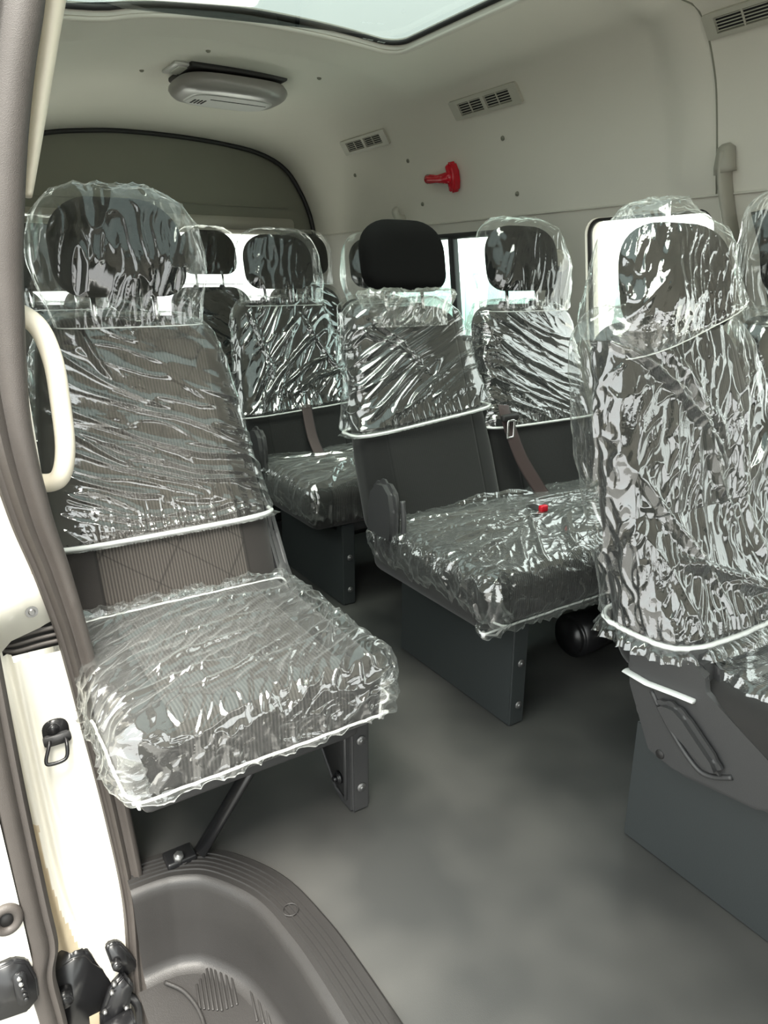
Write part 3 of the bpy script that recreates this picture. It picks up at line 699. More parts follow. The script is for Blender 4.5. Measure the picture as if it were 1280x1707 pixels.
# fabric covered pillar edge just inside the seal
st_p = smooth_path([(.305, 1.31, 1.6), (.262, 1.305, 1.46), (.232, 1.30, 1.35), (.205, 1.30, 1.245), (.186, 1.30, 1.17)], 8)
o = obj('trim_6', tube_bm(st_p, list(np.linspace(1.5, .45, len(st_p))), 16, flat=(.016, .05, Vector((0, 1, 0)))), 'cream'); tag(o, kind='structure')

# grab handle
hd = obj('grab_handle', tube_bm(smooth_path([(.128, 1.285, 1.000), (.150, 1.265, .998), (.172, 1.255, .975), (.184, 1.25, .925), (.186, 1.25, .86), (.184, 1.25, .79), (.174, 1.255, .745), (.158, 1.27, .728), (.130, 1.29, .728)], 8), .0155, 18), 'cream')
tag(hd, 'cream plastic grab handle on the pillar beside the door seal', 'handle')

# ------------------------------------------------------------------ entry step
es = empty('entry_step', (.3, .8, 0), 'dark grey moulded plastic entry step with a ribbed tread edge', 'step')
pth = [p for p in smooth_path([(.170, 1.165, 0), (.22, 1.162, 0)] + [(x, y, 0) for x, y in stepo[2:]], 8)]
nrm = []
for i, p in enumerate(pth):
    a = pth[max(0, i - 1)]; b = pth[min(len(pth) - 1, i + 1)]; t = (b - a).normalized(); nrm.append(Vector((t.y, -t.x, 0)))   # points into the well
    if nrm[-1].dot(Vector((.2, .6, 0)) - p) < 0: nrm[-1] = -nrm[-1]
def tread_profile():
    P = [(-.004, -.004), (-.003, .006), (.002, .011)]
    for k in range(5):
        c0 = .014 + k * .0095; P += [(c0, .011), (c0 + .001, .0135), (c0 + .003, .0135), (c0 + .004, .011)]
    P += [(.066, .011), (.074, .008), (.079, 0), (.081, -.012), (.084, -.08), (.089, -.15), (.093, -.163), (.102, -.170), (.115, -.172)]
    return P
TP = tread_profile()
def inwell(i, d, z):
    p = pth[i] + nrm[i] * d; return (p.x - es.location.x, p.y - es.location.y, z)
def strip(prof, lo=None):
    bm = bmesh.new(); R = [[bm.verts.new(inwell(i, d, z)) for d, z in prof] for i in range(len(pth))]
    for a, b in zip(R, R[1:]):
        for k in range(len(prof) - 1): bm.faces.new((a[k], a[k + 1], b[k + 1], b[k]))
    bmesh.ops.remove_doubles(bm, verts=bm.verts, dist=.0004); return bm
obj('ribbed_tread', strip(TP[:24]), 'step', es, auto=45)
obj('riser', strip(TP[23:]), 'step', es, auto=60)
inner = [(p[0], p[1]) for p in (inwell(i, .114, 0) for i in range(len(pth)))]
lowp = [q for i, q in enumerate(inner) if i % 3 == 0] + [(inner[-1][0], inner[-1][1]), (-.15, inner[-1][1]), (-.15, inner[0][1])]
bm = bmesh.new(); f = bm.faces.new([bm.verts.new((x, y, -.172)) for x, y in lowp]); bmesh.ops.triangulate(bm, faces=[f]); obj('lower_tread', bm, 'step', es, smooth=False)
bm = bmesh.new(); rz = Matrix.Rotation(math.radians(-12), 3, 'Z')
for i in range(9):
    box_bm(-.062 + i * .0075, .205 - abs(i - 5) * .004 - i * .003, -.1705, .0042, .11 - abs(i - 5) * .012, .004, .0012, 2, bm=bm, rot=rz)
for i in range(5):
    box_bm(.018 + i * .0075, .13 - i * .012, -.1705, .0042, .09, .004, .0012, 2, bm=bm, rot=rz)
obj('grip_pads', bm, 'step', es)
for (x, y) in ((.268, 1.118), (.389, .905)):
    ring = [(x - .3 + .013 * math.cos(t), y - .8 + .013 * math.sin(t), .0135) for t in np.linspace(0, 2 * math.pi, 24, endpoint=False)]
    obj('screw_cap', tube_bm(ring, .0012, 6, closed=True), 'step', es)
obj('side_flap', tube_bm(smooth_path([(-.105, .24, -.165), (-.08, .2, -.165), (-.07, .14, -.168), (-.085, .06, -.17)], 6), .0035, 8), 'step', es)

# ------------------------------------------------------------------ seats
def mesh_cushion(name, x0, x1, y0=-.425, y1=.06, z0=.285, z1=.425):
    bm = box_bm((x0 + x1) / 2, (y0 + y1) / 2, (z0 + z1) / 2, x1 - x0, y1 - y0, z1 - z0, .038, 5)
    me = bpy.data.meshes.new(name); bm.to_mesh(me); bm.free(); me.shade_smooth(); me.materials.append(M['clothcush']); return me
ME_BACK = solid_mesh('backrest', BACK, 96, 50); ME_BACK.shade_smooth()
ME_HEAD = solid_mesh('headrest', HEAD, 72, 40); ME_HEAD.shade_smooth(); ME_HEAD.materials.append(M['clothhead'])
ME_BACKL = ME_BACK.copy(); ME_BACKL.materials.append(M['cloth']); ME_BACK.materials.append(M['clothshade'])
bm = cyl_bm((0, 0, -.09), (0, .02, .03), .0055, n=10); ME_POST = bpy.data.meshes.new('post'); bm.to_mesh(ME_POST); bm.free(); ME_POST.shade_smooth(); ME_POST.materials.append(M['chrome'])
bm = cyl_bm((0, 0, 0), (0, .002, .012), .013, .011, 16, .002); ME_GUIDE = bpy.data.meshes.new('post_guide'); bm.to_mesh(ME_GUIDE); bm.free(); ME_GUIDE.shade_smooth(); ME_GUIDE.materials.append(M['blackmatte'])
ME_CUSH1 = mesh_cushion('cushion', -.225, .225); ME_CUSH2 = mesh_cushion('cushion', -.225, .67)
bm = cyl_bm((0, 0, 0), (0, -.004, 0), .011, .009, 20, .001); cyl_bm((0, -.003, 0), (0, -.006, 0), .005, .004, 6, bm=bm)
ME_SCREW = bpy.data.meshes.new('screw'); bm.to_mesh(ME_SCREW); bm.free(); ME_SCREW.shade_smooth(); ME_SCREW.materials.append(M['screw'])
def inst(name, me, parent, loc=(0, 0, 0), rot=None):
    o = bpy.data.objects.new(name, me); C.objects.link(o); o.parent = parent; o.location = loc
    if rot: o.rotation_euler = rot
    return o
def upper(root, dx=0., me=None, hz=0., head=True):
    b = inst('backrest', me or ME_BACK, root, (dx, 0, 0))
    for s in (-1, 1): inst('post_guide', ME_GUIDE, b, (s * .062, .215 + .03, .972))
    h = inst('headrest', ME_HEAD, root, (dx, hz * .2, hz))
    for s in (-1, 1): inst('post', ME_POST, h, (s * .062, .216, 1.02))
    return b, h
def single_seat(loc, label, me=None):
    r = empty('single_seat', loc, label, 'seat', 'single seats beside the sliding door')
    inst('cushion', ME_CUSH1, r); upper(r, 0, me)
    obj('seat_base', box_bm(0, -.17, .262, .40, .40, .05, .015), 'plastic', r)
    # leg on the aisle side: tapered panel with a black plate as the shade of an inner recess and a flange with two screws
    bm = prism_bm([(-.30, 0), (-.30, .262), (-.04, .262), (-.10, .14), (-.235, .012), (-.25, 0)], 'x', .218, .262, .006)
    leg = obj('leg', bm, 'plastic', r, auto=40)
    obj('leg_recess_shade', prism_bm([(-.275, .03), (-.275, .235), (-.09, .235), (-.14, .14), (-.24, .03)], 'x', .2150, .2175, .001), 'dark', leg)
    rim = [(.216, y, z) for y, z in ((-.278, .026), (-.278, .24), (-.08, .24), (-.13, .135), (-.236, .026))]
    obj('leg_rim', tube_bm(rim, .004, 8, closed=True), 'plastic', leg)
    bb = cyl_bm((.216, -.256, .066), (.206, -.256, .066), .014, .012, 24, .002); cyl_bm((.207, -.256, .066), (.199, -.256, .066), .007, .006, 6, bm=bb); obj('leg_bolt', bb, 'black', leg)
    for z in (.172, .06): inst('screw', ME_SCREW, leg, (.24, -.3, z))
    # slanting strut to a foot bracket by the step
    obj('leg', tube_bm([(.06, -.22, .28), (.025, -.24, .15), (-.085, -.25, .02)], 1.0, 12, flat=(.009, .018, Vector((0, 1, 0)))), 'black', r)
    ft = obj('foot_bracket', box_bm(-.12, -.235, .012, .055, .04, .022, .004), 'black', r)
    obj('foot_bolt', cyl_bm((-.125, -.245, .02), (-.125, -.25, .034), .011, .009, 6, .001), 'screw', ft)
    # recliner covers
    for s in (-1, 1):
        P = [(-.05, .38), (.0, .34), (.06, .35), (.10, .42), (.135, .57), (.10, .58), (.07, .50), (.02, .44)] if s > 0 else [(-.14, .35), (-.10, .31), (.06, .30), (.10, .36), (.14, .60), (.10, .62), (.05, .52), (-.03, .45), (-.12, .42)]
        obj('recliner_cover', prism_bm(P, 'x', s * .232 - .014, s * .232 + .014, .009), 'plastic', r, auto=40)
    return r
def double_seat(loc, label, base_dx=-.11, base_z=.285, recl=True, group='double seats along the far wall'):
    r = empty('double_seat', loc, label, 'seat', group)
    inst('cushion', ME_CUSH2, r)
    upper(r, 0); upper(r, .445)
    obj('seat_base', box_bm(.25, -.17, .268, .72, .42, .04, .012), 'plastic', r)
    for k, x0 in enumerate((base_dx, .62)):
        x1 = x0 + (.048 if k == 0 else .05)
        bm = prism_bm([(x0, -.405), (x1, -.405), (x1, -.36), (x0 + .008, -.36), (x0 + .008, .07), (x0, .07)], 'z', 0.001, base_z, .0035)
        bp = obj('base_panel', bm, 'panel', r, auto=40)
        for z in (.17, .055): inst('screw', ME_SCREW, bp, ((x0 + x1) / 2 + .003, -.405, z))
    obj('cross_tube', cyl_bm((base_dx + .01, -.05, .12), (.63, -.05, .12), .018, n=16), 'black', r)
    return r
# nearest left seat
L = (.385, 1.36, 0)
seatL = single_seat(L, 'single seat nearest the sliding door, cloth toned lit brown-grey, ribbed insert showing under its film', ME_BACKL)
L3 = (.385, 2.2, 0)
seatL3 = single_seat(L3, 'dark single seat behind the front left seat, mostly hidden by its backrest')
Mm = (1.19, 1.52, 0)
seatM = double_seat(Mm, 'double seat whose uncovered black headrest stands in the middle of the cabin')
M3 = (1.19, 2.34, 0)
seatM3 = double_seat(M3, 'dark double seat behind the one with the bare black headrest')
R = (1.205, .655, 0)
seatR = double_seat(R, 'double seat at the right edge with a grey plastic recliner cover and tall side panel', base_dx=-.175, base_z=.262)
# its nearside headrest is pushed right down on the backrest
for o_ in seatR.children:
    if o_.name.startswith('headrest') and abs(o_.location.x) < .01: o_.location = (.0, -.012, -.058)
# rear bench
rb = empty('rear_bench', (.98, 3.1, .04), 'dark four-place bench seat across the very back by the rear window', 'seat')
inst('cushion', ME_CUSH2, rb, (-.68, 0, 0)); inst('cushion', ME_CUSH2, rb, (.215, 0, 0))
for dx in (-.68, -.235, .215, .69): upper(rb, dx, hz=.015)
obj('bench_base', box_bm(.0, -.16, .135, 1.7, .38, .27, .02), 'panel', rb)

# recliner cover, pivot and armrest of the right-hand seat
P = [(.085, .47), (.070, .36), (.012, .248), (-.05, .238), (-.20, .262), (-.27, .30), (-.26, .335), (-.19, .352), (-.075, .41), (-.068, .44), (-.068, .47)]
rc = obj('recliner_cover', prism_bm(P, 'x', -.226, -.175, .012, 4), 'plastic', seatR, auto=40)
bm = prism_bm([(.002, .360), (-.02, .376), (-.045, .380), (-.066, .370), (-.128, .322), (-.142, .302), (-.128, .290), (-.108, .294), (-.04, .335)], 'x', -.246, -.222, .010, 4)
obj('recliner_lever', bm, 'plastic', rc, auto=50)
obj('lever_groove', tube_bm(smooth_path([(-.226, .012, .372), (-.227, -.03, .325), (-.228, -.085, .283), (-.228, -.115, .280), (-.227, -.15, .30)], 6), .0045, 8), 'plastic', rc)
obj('cover_screw', cyl_bm((-.225, -.02, .262), (-.2275, -.02, .262), .009, .008, 20), 'blackmatte', rc)
obj('elastic_strap', tube_bm([(-.229, .068, .386), (-.229, .02, .384), (-.229, -.035, .392), (-.2285, -.07, .396)], 1.0, 8, flat=(.0035, .010, Vector((1, 0, 0)))), 'hem', rc)
obj('armrest', prism_bm([(-.125, .385), (-.12, .425), (-.03, .44), (-.02, .41), (-.04, .385)], 'x', -.13, -.06, .010), 'black', seatR, auto=50)
# rounded recliner knob and inner frame of the middle seat
kb = obj('recliner_cover', prism_bm([(.04, .40), (.045, .47), (.03, .53), (-.005, .562), (-.045, .565), (-.078, .54), (-.09, .49), (-.085, .40)], 'x', -.246, -.214, .013, 4), 'plastic', seatM, auto=50)
obj('pivot_tube', tube_bm(smooth_path([(-.218, -.095, .41), (-.218, -.098, .47), (-.218, -.092, .52)], 5), .007, 8), 'plastic', kb)
kb = obj('recliner_cover', prism_bm([(.04, .40), (.045, .47), (.03, .53), (-.005, .562), (-.045, .565), (-.078, .54), (-.09, .49), (-.085, .40)], 'x', -.246, -.214, .013, 4), 'plastic', seatM3, auto=50)

# ------------------------------------------------------------------ clear plastic covers
GH, GB, GC = 'clear film bags over the headrests', 'clear film covers over the backrests', 'clear film covers over the seat cushions'
up_ = (0, 0, 1)
# front left seat
film_on('plastic_cover', HEAD, .958, .019, 260, 150, [(.012, 16, (.25, 0, 1), 4, 3), (.007, 40, (.1, 0, 1), 3, 3)], 3, 'filmhead', L, shift=(-.0, 0), slack=lambda v, B: .018 * np.exp(-((v - .45) / .28) ** 2) - .008 * np.exp(-v / .12), hemr=.0012, lab='clear plastic bag over the headrest of the seat nearest the door', group=GH)
film_on('plastic_cover', BACK, .548, .007, 420, 300, [(.007, 11, (.86, .1, -.5), 8, 5), (.007, 26, (.9, .1, -.45), 8, 4)], 5, 'film', L, hemr=.0055, frill=.008,
        cre=fan([(-.17, .93), (-.18, .88), (-.19, .84), (-.19, .79), (-.19, .75), (-.20, .71), (-.20, .67), (-.10, .96), (-.20, .63), (-.05, .70), (-.19, .59), (-.2, .82)], [(.05, .79), (.20, .73), (.21, .68), (.18, .645), (.10, .64), (.0, .63), (-.05, .60), (-.06, .86), (.16, .60), (.21, .635), (.20, .585), (-.02, .68)], -.10, .008, .0055), slack=lambda v, B: .010 * np.exp(-v / .15), lab='clear plastic cover on the backrest of the seat nearest the door, above ribbed cloth', group=GB)
film_cushion('plastic_cover', (0, -.213), .233, .222, .43, (.07, .055, .078, -.03), 360, [(.012, 9, (.95, .3, 0), 5, 5), (.010, 24, (.9, .45, 0), 5, 4), (.005, 50, (.6, .7, 0), 2, 3)], 8, 'film', L, tuck=.004,
             cre=fan([(-.22, -.10), (-.20, -.17), (-.21, -.26), (-.18, -.32), (-.22, -.36), (-.05, -.40), (.02, -.42), (.19, -.12), (.21, -.2), (.10, -.30)], [(.10, -.06), (.17, -.12), (.12, -.20), (.06, -.26), (-.02, -.33), (.20, -.33), (.22, -.28), (.20, -.33), (.13, -.38), (-.12, -.38)], .12, .009, .0065), lab='clear plastic cover on the cushion nearest the door, hem hanging over the front edge', group=GC, hemr=.0027, off=.010)
# second single seat
film_on('plastic_cover', HEAD, .96, .02, 120, 70, [(.008, 18, (.1, 0, 1), 4, 3)], 13, 'filmhead', L3, hemr=.0012, lab='clear plastic bag on the headrest hidden behind the front left headrest', group=GH)
film_on('plastic_cover', BACK, .6, .008, 160, 100, [(.01, 12, (.8, 0, -.5), 5, 4)], 15, 'film', L3, lab='clear plastic cover on the left backrest behind the grab handle', group=GB)
# middle double seat: first headrest bare, its bag collapsed round the posts
NECK = dict(zb=.9, zt=1.012, hw=lambda z: .115 + .03 * np.clip((z - .95) / .06, 0, 1), hd=lambda z: .045 + .02 * np.clip((z - .93) / .08, 0, 1), yc=lambda z: .218 + (z - 1.0) * .2, rt=.012, rd=.012, rb=.02, n=2.6, hw0=.12, hd0=.05, dx=lambda z: 0 * z)
film_on('plastic_cover', NECK, .925, .006, 200, 70, [(.016, 18, (.5, 0, .9), 2, 3), (.008, 45, (.5, 0, .8), 2, 3)], 31, 'filmhaze', Mm, hem=False, lab='crumpled clear plastic bag slipped down round the posts under the bare black headrest', group=GH, capk=10, hemr=.0015)
film_on('plastic_cover', BACK, .665, .010, 380, 240, [(.015, 11, (.9, .1, .42), 6, 4), (.010, 26, (.85, .1, .5), 5, 4)], 33, 'film', Mm, tilt=.10, hemr=.004, frill=.006,
        cre=fan([(-.21, .70), (-.21, .74), (-.2, .79), (-.19, .84), (-.1, .70), (-.18, .92), (-.15, .95), (.0, .72)], [(.05, .84), (.12, .92), (.17, .95), (.05, .93), (.2, .85), (-.02, .84), (.02, .80), (.21, .80)], .10, .010, .006), slack=lambda v, B: .016 * np.exp(-v / .25) + .01 * np.exp(-((v - .95) / .1) ** 2), lab='clear plastic cover on the backrest below the bare black headrest', group=GB)
M2 = (Mm[0] + .445, Mm[1], 0)
film_on('plastic_cover', HEAD, .955, .020, 200, 120, [(.011, 15, (.3, 0, 1), 5, 3), (.006, 40, (.2, 0, 1), 3, 3)], 41, 'filmhead', M2, slack=lambda v, B: .016 * np.exp(-((v - .4) / .3) ** 2), hemr=.0012, lab='clear plastic bag over the headrest in front of the dark-framed far window', group=GH)
film_on('plastic_cover', BACK, .625, .008, 300, 200, [(.014, 10, (.8, .1, -.6), 6, 4), (.009, 25, (.85, .1, -.5), 5, 4), (.003, 60, (.9, 0, -.4), 3, 3)], 43, 'filmfine', M2, hemr=.004,
        cre=fan([(-.15, .95), (-.17, .9), (-.18, .84), (-.19, .78), (-.1, .96), (-.19, .72)], [(.18, .78), (.2, .72), (.18, .68), (.1, .66), (.19, .86), (.0, .65)], -.08, .011, .007), lab='bright crumpled plastic cover on the middle backrest next to the far window', group=GB)
film_cushion('plastic_cover', (.2225, -.205), .455, .255, .43, (.08, .04, .105, -.01), 380, [(.013, 8, (.9, -.3, 0), 4, 4), (.008, 22, (.85, .4, 0), 4, 4), (.004, 50, (.6, .7, 0), 2, 3)], 45, 'filmfine', Mm, cre=fan([(-.2, -.05), (-.22, -.15), (-.2, -.25), (-.1, -.42), (-.05, -.44), (.05, -.44), (.2, -.1), (.3, -.2), (-.21, -.35), (.0, .0)], [(.1, -.12), (.1, -.22), (.2, -.22), (.05, -.25), (.12, -.2), (.2, -.25), (.5, -.15), (.5, -.3), (-.05, -.3), (.3, -.04)], .1, .011, .007), lab='wide clear plastic cover on the middle double cushion, red buckle button showing beneath', group=GC, hemr=.003, off=.008, tuck=.045)
# third row
film_on('plastic_cover', HEAD, .955, .018, 200, 110, [(.009, 17, (.15, 0, 1), 5, 3), (.006, 40, (.2, 0, 1), 3, 3)], 51, 'filmhead', M3, slack=lambda v, B: .014 * np.exp(-((v - .3) / .3) ** 2), hemr=.0012, lab='clear plastic bag over the headrest left of the bare black one', group=GH)
film_on('plastic_cover', BACK, .585, .010, 280, 190, [(.014, 12, (.35, .1, 1), 5, 4), (.009, 26, (.7, .1, .8), 5, 4)], 53, 'film', M3, tilt=.06,
        cre=fan([(-.2, .62), (-.17, .62), (-.12, .65), (-.05, .64), (.2, .66), (-.16, .95)], [(.1, .95), (.16, .88), (.18, .78), (.2, .72), (.05, .95), (-.10, .66)], .10, .012, .007), slack=lambda v, B: .02 * np.exp(-v / .2), hemr=.003, lab='clear plastic cover on the backrest seen between the front left and middle seats', group=GB)
film_cushion('plastic_cover', (.2225, -.19), .45, .24, .43, (.075, .04, .085, -.01), 220, [(.013, 8, (.9, -.3, 0), 4, 4), (.008, 22, (.85, .4, 0), 4, 4)], 55, 'film', M3, cre=fan([(-.2, -.05), (-.2, -.2), (-.15, -.42), (-.05, -.43), (.0, -.43), (-.22, -.3), (.05, -.1)], [(.1, -.15), (.05, -.25), (.0, -.25), (.03, -.2), (.1, -.22), (.0, -.28), (.3, -.2)], .1, .012, .007), lab='clear plastic cover on the cushion seen between the front left and middle seats', group=GC, off=.010)
M3b = (M3[0] + .445, M3[1], 0)
film_on('plastic_cover', HEAD, .955, .02, 160, 90, [(.009, 16, (.1, 0, 1), 4, 3)], 61, 'filmhead', M3b, slack=lambda v, B: .02 * np.exp(-((v - .4) / .3) ** 2), hemr=.0012, lab='clear plastic bag over the headrest directly behind the bare black one', group=GH)
film_on('plastic_cover', BACK, .62, .01, 160, 100, [(.012, 12, (.8, .1, -.5), 5, 4)], 63, 'film', M3b, lab='clear plastic cover on the backrest hidden behind the middle double seat', group=GB)
# rear bench
for i, (dx, where) in enumerate(((-.68, 'leftmost rear bench place'), (-.235, 'rear bench place behind the front left headrest'), (.215, 'rear bench place in front of the rear window'), (.69, 'rear bench place beside the far wall'))):
    b = (.98 + dx, 3.1, .04)
    film_on('plastic_cover', HEAD, .97, .014, 150, 80, [(.008, 18, (.15, 0, 1), 4, 3), (.005, 40, (.2, 0, 1), 3, 3)], 70 + i, 'filmhead', (b[0], b[1] + .003, b[2] + .015), hemr=.0012, lab='clear plastic bag on the headrest, ' + where, group=GH)
    film_on('plastic_cover', BACK, .6, .010, 160, 110, [(.012, 12, (.8, .1, -.5), 5, 4), (.007, 30, (.8, .1, -.5), 4, 3)], 80 + i, 'film', b, lab='clear plastic cover on the backrest, ' + where, group=GB, hemr=.0018)
# right-hand seat
RH = dict(HEAD); RH['zt'] = 1.148; RH['zb'] = .95; RH['yc'] = lambda z: .225 + (z - 1.05) * .25; RH['hw'] = lambda z: .128 + 0 * z; RH['hd'] = lambda z: .060 + 0 * z
film_on('plastic_cover', RH, .955, .014, 300, 190, [(.012, 13, (.5, .4, .9), 4, 3), (.007, 30, (.3, .5, .9), 3, 3), (.005, 65, (.2, .3, 1), 2, 3)], 91, 'filmfine', R, tilt=.30, tilty=-.1, shift=(-.012, .012), slack=lambda v, B: .030 * np.exp(-((v - .3) / .3) ** 2) * np.clip(-B[..., 0] / .08, 0, 1) + .022 * np.exp(-((v - 1.0) / .05) ** 2) * np.exp(-((B[..., 0] + .02) / .05) ** 2), hemr=.0012, lab='baggy clear plastic bag over the large headrest of the right-hand seat', group=GH)
RB = dict(BACK); RB['hd'] = lambda z: .062 - .018 * np.clip((z - .4) / .6, 0, 1) + .026 * np.clip((.66 - z) / .16, 0, 1); RB['yc'] = lambda z: .055 + (z - .4) * .335 - .026 * np.clip((.66 - z) / .16, 0, 1)
film_on('plastic_cover', RB, .447, .014, 520, 400, [(.014, 9, (.1, .3, 1), 5, 4), (.009, 22, (.25, .35, 1), 4, 4), (.006, 48, (.5, .5, .8), 2, 3)], 93, 'filmbig', R, hemr=.005, frill=.022,
        cre=fan([(-.2, .95), (-.15, .96), (-.1, .95), (.16, .95), (.1, .96), (.2, .85), (-.2, .6), (-.1, .55), (.2, .6), (.05, .9), (-.21, .75)], [(.02, .72), (.03, .74), (.0, .6), (.02, .73), (.03, .6), (.05, .66), (.05, .5), (.1, .47), (-.05, .5), (.03, .5), (-.1, .5)], .06, .016, .010), slack=lambda v, B: .02 * np.exp(-((v - .75) / .3) ** 2) + .012 * np.exp(-v / .1), lab='large crinkled clear plastic cover on the backrest of the right-hand seat', group=GB)
R2 = (R[0] + .445, R[1], 0)
film_on('plastic_cover', HEAD, .955, .022, 220, 130, [(.010, 15, (.2, 0, 1), 5, 3), (.006, 40, (.2, 0, 1), 3, 3)], 95, 'filmhead', R2, slack=lambda v, B: .022 * np.exp(-((v - .4) / .3) ** 2), hemr=.0012, lab='clear plastic bag on the headrest cut off by the right edge of the photo', group=GH)
film_on('plastic_cover', BACK, .5, .012, 260, 180, [(.014, 10, (.3, .1, 1), 5, 4), (.009, 25, (.4, .1, 1), 5, 4)], 97, 'filmfine', R2, lab='clear plastic cover on the backrest cut off by the right edge of the photo', group=GB)
film_cushion('plastic_cover', (.242, -.22), .425, .21, .43, (.02, .04, .085, -.02), 260, [(.012, 10, (.9, -.3, 0), 4, 4), (.008, 26, (.85, .4, 0), 4, 4)], 99, 'filmfine', R, cre=fan([(-.2, -.1), (-.22, -.2), (-.2, -.3)], [(.1, -.2), (.0, -.35), (.05, -.4)], .1, .011, .007), lab='clear plastic cover on the cushion at the right edge, below the black armrest', group=GC, hemr=.004)

# ------------------------------------------------------------------ roof and wall fittings
def on_shell(s, y):
    p = Vector(shell(s, y)); a = Vector(shell(s - .02, y)); b = Vector(shell(s + .02, y)); t = (b - a).normalized()
    n = t.cross(Vector((0, 1, 0)))
    if n.dot(Vector((1.0, y, 1.0)) - p) < 0: n = -n
    return p, t, n.normalized()
def place(o, s, y, flip=False):
    """local x along the van (y), local y up the wall, local z out of the surface into the cabin"""
    p, t, n = on_shell(s, y); X = Vector((0, 1, 0)); Y = n.cross(X)
    m = Matrix((X, Y, n)).transposed().to_4x4(); m.translation = p; o.matrix_world = m
def vent(s, y, wd, ht, label, cols=2):
    r = empty('air_vent', (0, 0, 0), label, 'air vent', 'slatted roof air vents'); place(r, s, y)
    # frame with openings
    fw, fh = wd / 2, ht / 2; cw = (wd * .80) / cols
    op = [(-fw * .82 + (k + .06) * cw * 1.02, -fh * .62, -fw * .82 + (k + .94) * cw * 1.02, fh * .62) for k in range(cols)]
    outer = dens(rrect(-fw, -fh, fw, fh, .006, 3), .03)
    bm = holed(outer, [dens([(a, b), (c, b), (c, d), (a, d)], .03) for a, b, c, d in op], (.03, .03), lambda x, y_: (x, y_, .012))
    g = bmesh.ops.extrude_face_region(bm, geom=bm.faces[:]); bmesh.ops.translate(bm, vec=(0, 0, -.012), verts=[v for v in g['geom'] if isinstance(v, bmesh.types.BMVert)])
    obj('frame', bm, 'vent', r, smooth=False)
    obj('duct', box_bm(0, 0, .0025, wd * .84, ht * .66, .002), 'dark', r, smooth=False)
    for a, b, c, d in op:
        for k in range(5):
            z = b + (d - b) * (k + .5) / 5
            obj('slat', box_bm((a + c) / 2, z, .0075, c - a, (d - b) / 5 * .34, .003, .0008, 1), 'vent', r, smooth=False)
        obj('slat_divider', box_bm((a + c) / 2, 0, .0095, .004, d - b, .003), 'vent', r, smooth=False)
    return r
vent(s_at(1.613), 2.945, .36, .062, 'small slatted air vent on the far roof side, nearest the rear gate')
vent(s_at(1.627), 2.14, .345, .068, 'slatted air vent on the far roof side above the red hammer')
vent(s_at(1.640), 1.195, .20, .062, 'slatted air vent at the top right corner of the cabin', 1)
vent(s_at(1.635, False), 1.93, .34, .062, 'chrome-lit slatted air vent on the near roof side at top left')
# dome lamp / rear blower
dl = empty('roof_console', (1.165, 2.90, 1.738), 'grey oval roof console with a slotted grille hanging from the headliner', 'roof console')
def lens_bm(hx, hy, z0, z1, n=3.4, top=.80):
    bm = bmesh.new(); N = 72; cu, su = sup(hx, hy, n, N); R_ = []
    for sc, z in ((.97, z0), (1.02, z0 - (z0 - z1) * .25), (1.03, z0 - (z0 - z1) * .45), (.99, z0 - (z0 - z1) * .7), (.93, z0 - (z0 - z1) * .88), (top, z1)): R_.append([bm.verts.new((hx * sc * c_, hy * sc * s_, z)) for c_, s_ in zip(cu, su)])
    for a, b in zip(R_, R_[1:]):
        for k in range(N): bm.faces.new((a[k], a[(k + 1) % N], b[(k + 1) % N], b[k]))
    bm.faces.new(R_[-1]); bm.faces.new(R_[0][::-1]); return bm
obj('housing', lens_bm(.205, .155, .004, -.052), 'lampdark', dl, auto=50)
obj('cover_panel', lens_bm(.160, .098, -.046, -.0555, 4, .95), 'lamp', dl, loc=(.0, .01, 0), auto=50)
for k in range(4): obj('grille_slot', box_bm(-.128 + k * .013, .035, -.0560, .006, .06, .002), 'dark', dl, smooth=False)
obj('panel_groove', box_bm(.03, -.02, -.0560, .22, .004, .002), 'dark', dl, smooth=False)
obj('shadow_base', box_bm(0, .0, .025, .37, .27, .02, .008), 'blackmatte', dl)  # black block standing in for the shadow gap above the housing
rl = empty('reading_light', (.985, 2.86, 1.764), 'small square pale light set in the headliner left of the oval console', 'light')
obj('bezel', box_bm(0, 0, 0, .115, .15, .010, .004), 'lamp', rl); obj('lens', box_bm(0, 0, -.004, .075, .10, .008, .003), 'lens', rl)
# emergency hammer
eh = empty('emergency_hammer', (0, 0, 0), 'red emergency hammer in its holder on the upper far wall', 'emergency hammer'); place(eh, s_at(1.425), 2.41)
obj('holder', prism_bm([(-.055, -.045), (-.02, -.055), (.02, -.052), (.028, -.015), (.022, .03), (.0, .058), (-.022, .06), (-.03, .02), (-.02, -.005), (-.05, -.02)] and [(-.03, -.052), (-.008, -.056), (.004, -.02), (.004, .02), (-.008, .056), (-.03, .052), (-.04, .02), (-.042, -.02)], 'z', 0, .04, .008), 'red', eh, auto=50)
obj('hammer_handle', tube_bm([(-.03, 0, .03), (.02, -.002, .032), (.06, -.004, .034), (.10, -.008, .034), (.125, -.01, .033)], [.024, .020, .015, .017, .018], 14), 'red', eh)
obj('hammer_head', cyl_bm((-.018, -.045, .036), (-.018, .048, .036), .012, .010, 18, .003), 'red', eh)
